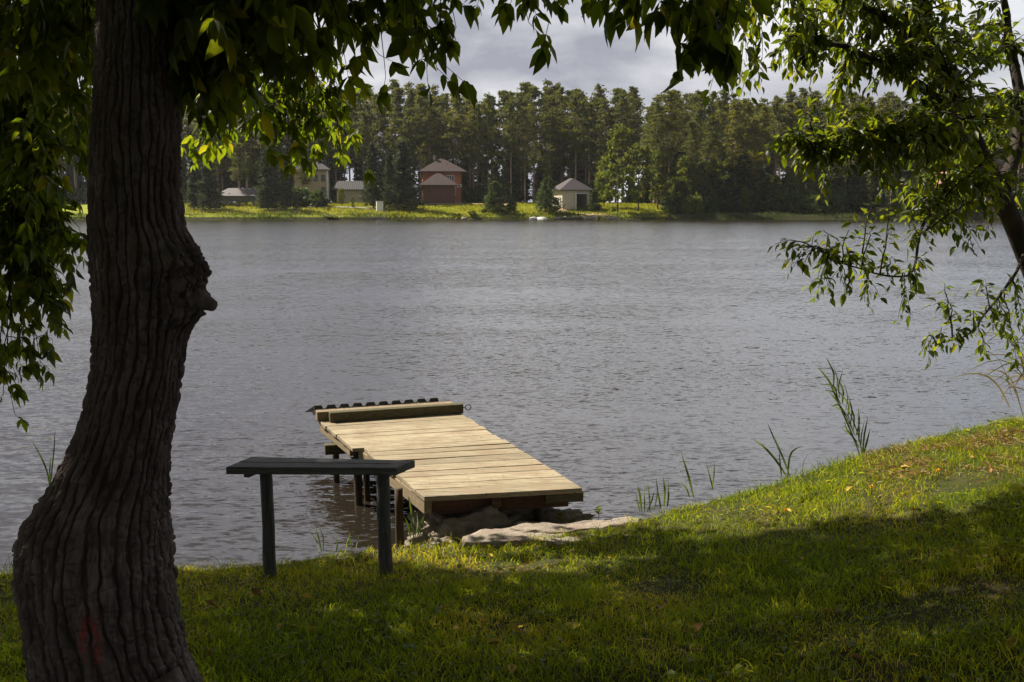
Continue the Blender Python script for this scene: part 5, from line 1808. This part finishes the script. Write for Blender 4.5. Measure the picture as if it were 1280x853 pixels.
# beige house, dark roofed cabin, pavilion, toilet cabin, pink house
def local(Y, px0):
    x0 = X(px0, Y)
    return x0, float(gz(x0, Y)), Y / F
BY = 192.0
x0, z0, mm = local(BY, 397)
bh = thing('beige_house', 'beige house with small dark windows half hidden behind the sunlit leaves', 'house', (x0, BY, z0), 0.12)
tz = zpx(213, BY) - z0
walls(bh, 'wall', M['beige'], -4.2, 2.1, 0, 6, -1, tz)
walls(bh, 'corner_trim', M['white'], 1.85, 2.18, -0.06, 0.3, -1, tz - 0.01)
hip_roof(bh, 'roof', M['dark_roof'], -4.8, 2.7, -0.6, 6.6, tz, tz + 2.2, ('x', 1.5))
for (u, zy) in ((-0.2, 223), (1.2, 223), (1.2, 238)):
    window(bh, (u, 0, zpx(zy, BY) - z0), 0.75, 1.2, n=1, mat='dark_roof')
x0, z0, mm = local(188.0, 437)
cb = thing('cabin', 'low pale cabin with steep dark roof left of the slim spruce', 'cabin', (x0, 188, z0), 0.05)
tz = zpx(238, 188) - z0
walls(cb, 'wall', M['cream'], -2.3, 2.3, 0, 4, -1, tz)
hip_roof(cb, 'roof', M['dark_roof'], -3.0, 3.0, -0.7, 4.8, tz, zpx(226, 188) - z0, ('x', 4.6))
mb = MB()
mb.box((-1.4, -0.03, 0.85), (0.8, 0.08, 1.9))
mb.build('door', M['concrete'], cb)
x0, z0, mm = local(180.0, 300)
pv = thing('garden_pavilion', 'open timber garden pavilion with railing behind the far fence', 'pavilion', (x0, 180, z0), 0.0)
tz = zpx(246, 180) - z0
hip_roof(pv, 'roof', M['grey_roof'], -4.6, 4.6, -0.5, 4.5, tz, zpx(235, 180) - z0, ('x', 5))
walls(pv, 'fascia', M['oldwood'], -4.3, 4.3, -0.2, 4.2, tz - 0.7, tz - 0.01)
for k in range(7):
    for y_ in (0, 4):
        mb = MB()
        mb.box((-4.1 + k * 8.2 / 6, y_, tz / 2 - 0.6), (0.16, 0.16, tz + 0.3))
        mb.build('pillar', M['oldwood'], pv)
mb = MB()
for k in range(41):
    mb.box((-4.05 + k * 0.2025, -0.12, 0.45), (0.06, 0.04, 0.9))
mb.box((0, -0.12, 0.95), (8.2, 0.07, 0.08))
mb.build('railing', M['oldwood'], pv)
mb = MB()
mb.box((0, 2, 0.05), (8.6, 4.4, 0.2))
mb.build('floor', M['oldwood'], pv)
x0, z0, mm = local(174.0, 475)
tl_ = thing('outdoor_toilet', 'narrow white cabin with dark side beside the slim spruce', 'toilet cabin', (x0, 174, z0), 0.25)
walls(tl_, 'wall', M['white'], -0.55, 0.55, 0, 1.0, -0.2, 1.95)
walls(tl_, 'door', M['white'], -0.40, 0.40, -0.05, -0.002, 0.05, 1.8)
walls(tl_, 'roof', M['grey_roof'], -0.62, 0.62, -0.1, 1.1, 1.953, 2.06)
walls(tl_, 'side_panel', M['dark_roof'], 0.553, 0.60, 0.02, 0.98, 0.0, 1.9)
x0, z0, mm = local(196.0, 1165)
pk = thing('pink_house', 'pale pink house glimpsed through the leaves of the right bank tree', 'house', (x0, 176, float(gz(x0, 176))), 0.1)
walls(pk, 'wall', M['pinkwall'], -4.5, 4.5, 0, 7, -1, 8.0)
hip_roof(pk, 'roof', M['brown_roof'], -5.2, 5.2, -0.7, 7.7, 8.0, 10.8, ('x', 2.5))
for u in (-3.0, 0, 3.0):
    for z_ in (2.2, 5.6):
        window(pk, (u, 0, z_), 1.3, 1.5, n=2)

# retaining wall and wire fence along the far garden
x0, x1 = X(236, 169.6), X(484, 169.6)
mb = MB()
nseg = 24
for k in range(nseg):
    xa, xb = x0 + (x1 - x0) * k / nseg, x0 + (x1 - x0) * (k + 1) / nseg
    mb.box(((xa + xb) / 2, 168.3, 0.0), (xb - xa - 0.02, 0.25, 0.85 + 0.05 * math.sin(k * 2.3)))
rw = mb.build('retaining_wall', M['concrete'], None)
tag(rw, 'low grey concrete retaining wall along the far garden shore', 'wall')
fn = thing('wire_fence', 'thin wire fence on pale posts above the far retaining wall', 'fence', (x0, 168.5, 0.3))
for k in range(14):
    mb = MB()
    mb.tube([((x1 - x0) * k / 13, 0, -0.6), ((x1 - x0) * k / 13, 0, 1.65)], 0.04, 6)
    mb.build('post', M['plinth'], fn)
mb = MB()
for zz in (0.3, 0.75, 1.2, 1.6):
    mb.tube([(0, 0, zz), (x1 - x0, 0, zz)], 0.008, 4)
mb.build('wire', M['plinth'], fn)
# small landing on the far left shore
def jetty(name, label, px0, px1, Y, z, wd, mat):
    xa, xb = X(px0, Y), X(px1, Y)
    r_ = thing(name, label, 'landing', ((xa + xb) / 2, Y, 0))
    L_ = xb - xa
    mb = MB()
    n_ = int(L_ / 0.22)
    for k in range(n_):
        mb.box((-L_ / 2 + (k + 0.5) * L_ / n_, 0, z), (L_ / n_ * 0.94, wd, 0.06))
    mb.build('deck', M[mat], r_)
    for s_ in (-0.46, -0.15, 0.15, 0.46):
        for w_ in (-0.4, 0.4):
            mb = MB()
            mb.tube([(L_ * s_, wd * w_, -0.6), (L_ * s_, wd * w_, z - 0.035)], 0.07, 6)
            mb.build('post', M['post'], r_)
    return r_
jetty('landing_stage', 'small grey landing below the far garden lawn', 405, 421, 166.8, 0.75, 1.6, 'plinth')
jetty('landing_stage', 'long low wooden landing by the boats below the white garage', 717, 766, 167.3, 0.62, 1.3, 'concrete')
def boat(label, px_, Y, L_, B_, mat, rz_=0.0, over=False):
    x_ = X(px_, Y)
    r_ = thing('rowing_boat', label, 'boat', (x_, Y, max(0.02, float(gz(x_, Y))) + (0.05 if not over else 0.0)), rz_)
    ns, na_ = 15, 9
    V_ = []
    for lay, off_ in ((0, 0.0), (1, 0.035)):
        for i in range(ns):
            t_ = i / (ns - 1) * 2 - 1
            half = B_ / 2 * (1 - abs(t_) ** 2.4) * (1 if t_ > -0.9 else 0.9) + 0.02
            dep = 0.42 * (1 - 0.35 * abs(t_) ** 3)
            for k in range(na_):
                a = math.pi * k / (na_ - 1)
                V_.append((t_ * L_ / 2 * (1 - off_ * .4), -math.cos(a) * (half - off_), 0.42 + 0.12 * t_ * t_ - math.sin(a) ** 0.7 * (dep - off_)))
    V_ = np.array(V_)
    if over:
        V_[:, 2] = 0.50 - V_[:, 2]
    i_ = np.arange(ns * na_).reshape(ns, na_)
    Qo = np.stack([i_[:-1, :-1], i_[1:, :-1], i_[1:, 1:], i_[:-1, 1:]], -1).reshape(-1, 4)
    n_ = ns * na_
    rim = []
    for k in (0, na_ - 1):
        for i in range(ns - 1):
            rim.append((i_[i, k], i_[i + 1, k], i_[i + 1, k] + n_, i_[i, k] + n_))
    npmesh('hull', V_, [Qo, Qo[:, ::-1] + n_, np.array(rim)], M[mat], r_, True)
    for u in (-0.22, 0.2):
        mb = MB()
        mb.box((u * L_, 0, 0.33 if not over else 0.17), (0.22, B_ * 0.80, 0.04))
        mb.build('seat', M['concrete'], r_)
    return r_
boat('pale overturned boat pulled up left of the broad young pine', 667, 168.9, 2.3, 1.1, 'boat_pale', 0.9, True)
boat('pale boat lying overturned close to the broad young pine trunk', 677, 168.7, 2.4, 1.1, 'boat_pale', -0.7, True)
boat('pale rowing boat tilted on the shore left of the long landing', 700, 167.3, 2.3, 1.1, 'boat_pale', 0.3)
boat('long green grey rowing boat at the left end of the long landing', 713, 166.9, 3.6, 1.2, 'boat_green', 0.05)
boat('pale skiff under the middle of the long landing', 738, 166.3, 2.4, 1.0, 'boat_pale', 0.0)
boat('pale skiff at the right end of the long landing', 765, 166.5, 2.2, 1.0, 'boat_pale', -0.2)
# stray white stone on the shore below the brick house
rock('stone', 'white stone at the far waterline below the brick house', (X(580, 168.7), 168.7, 0.18), (0.45, 0.35, 0.3), 44, M['slab'], 0.2, 1.0, 3)

# ------------------------------------------------------------------ the air over the lake
hzm = MB()
hzm.box((0, 150, 22), (640, 420, 50))
hzm_m = NT('lake air')
vol = hzm_m.n('ShaderNodeVolumePrincipled')
vol.inputs['Color'].default_value = (0.84, 0.87, 0.90, 1)
vol.inputs['Density'].default_value = 0.00011
vol.inputs['Anisotropy'].default_value = 0.3
hzm_m.l(vol.outputs['Volume'], hzm_m.o.inputs['Volume'])
haze = hzm.build('haze', hzm_m.m)
tag(haze, 'thin pale air over the lake', 'haze', kind='stuff')
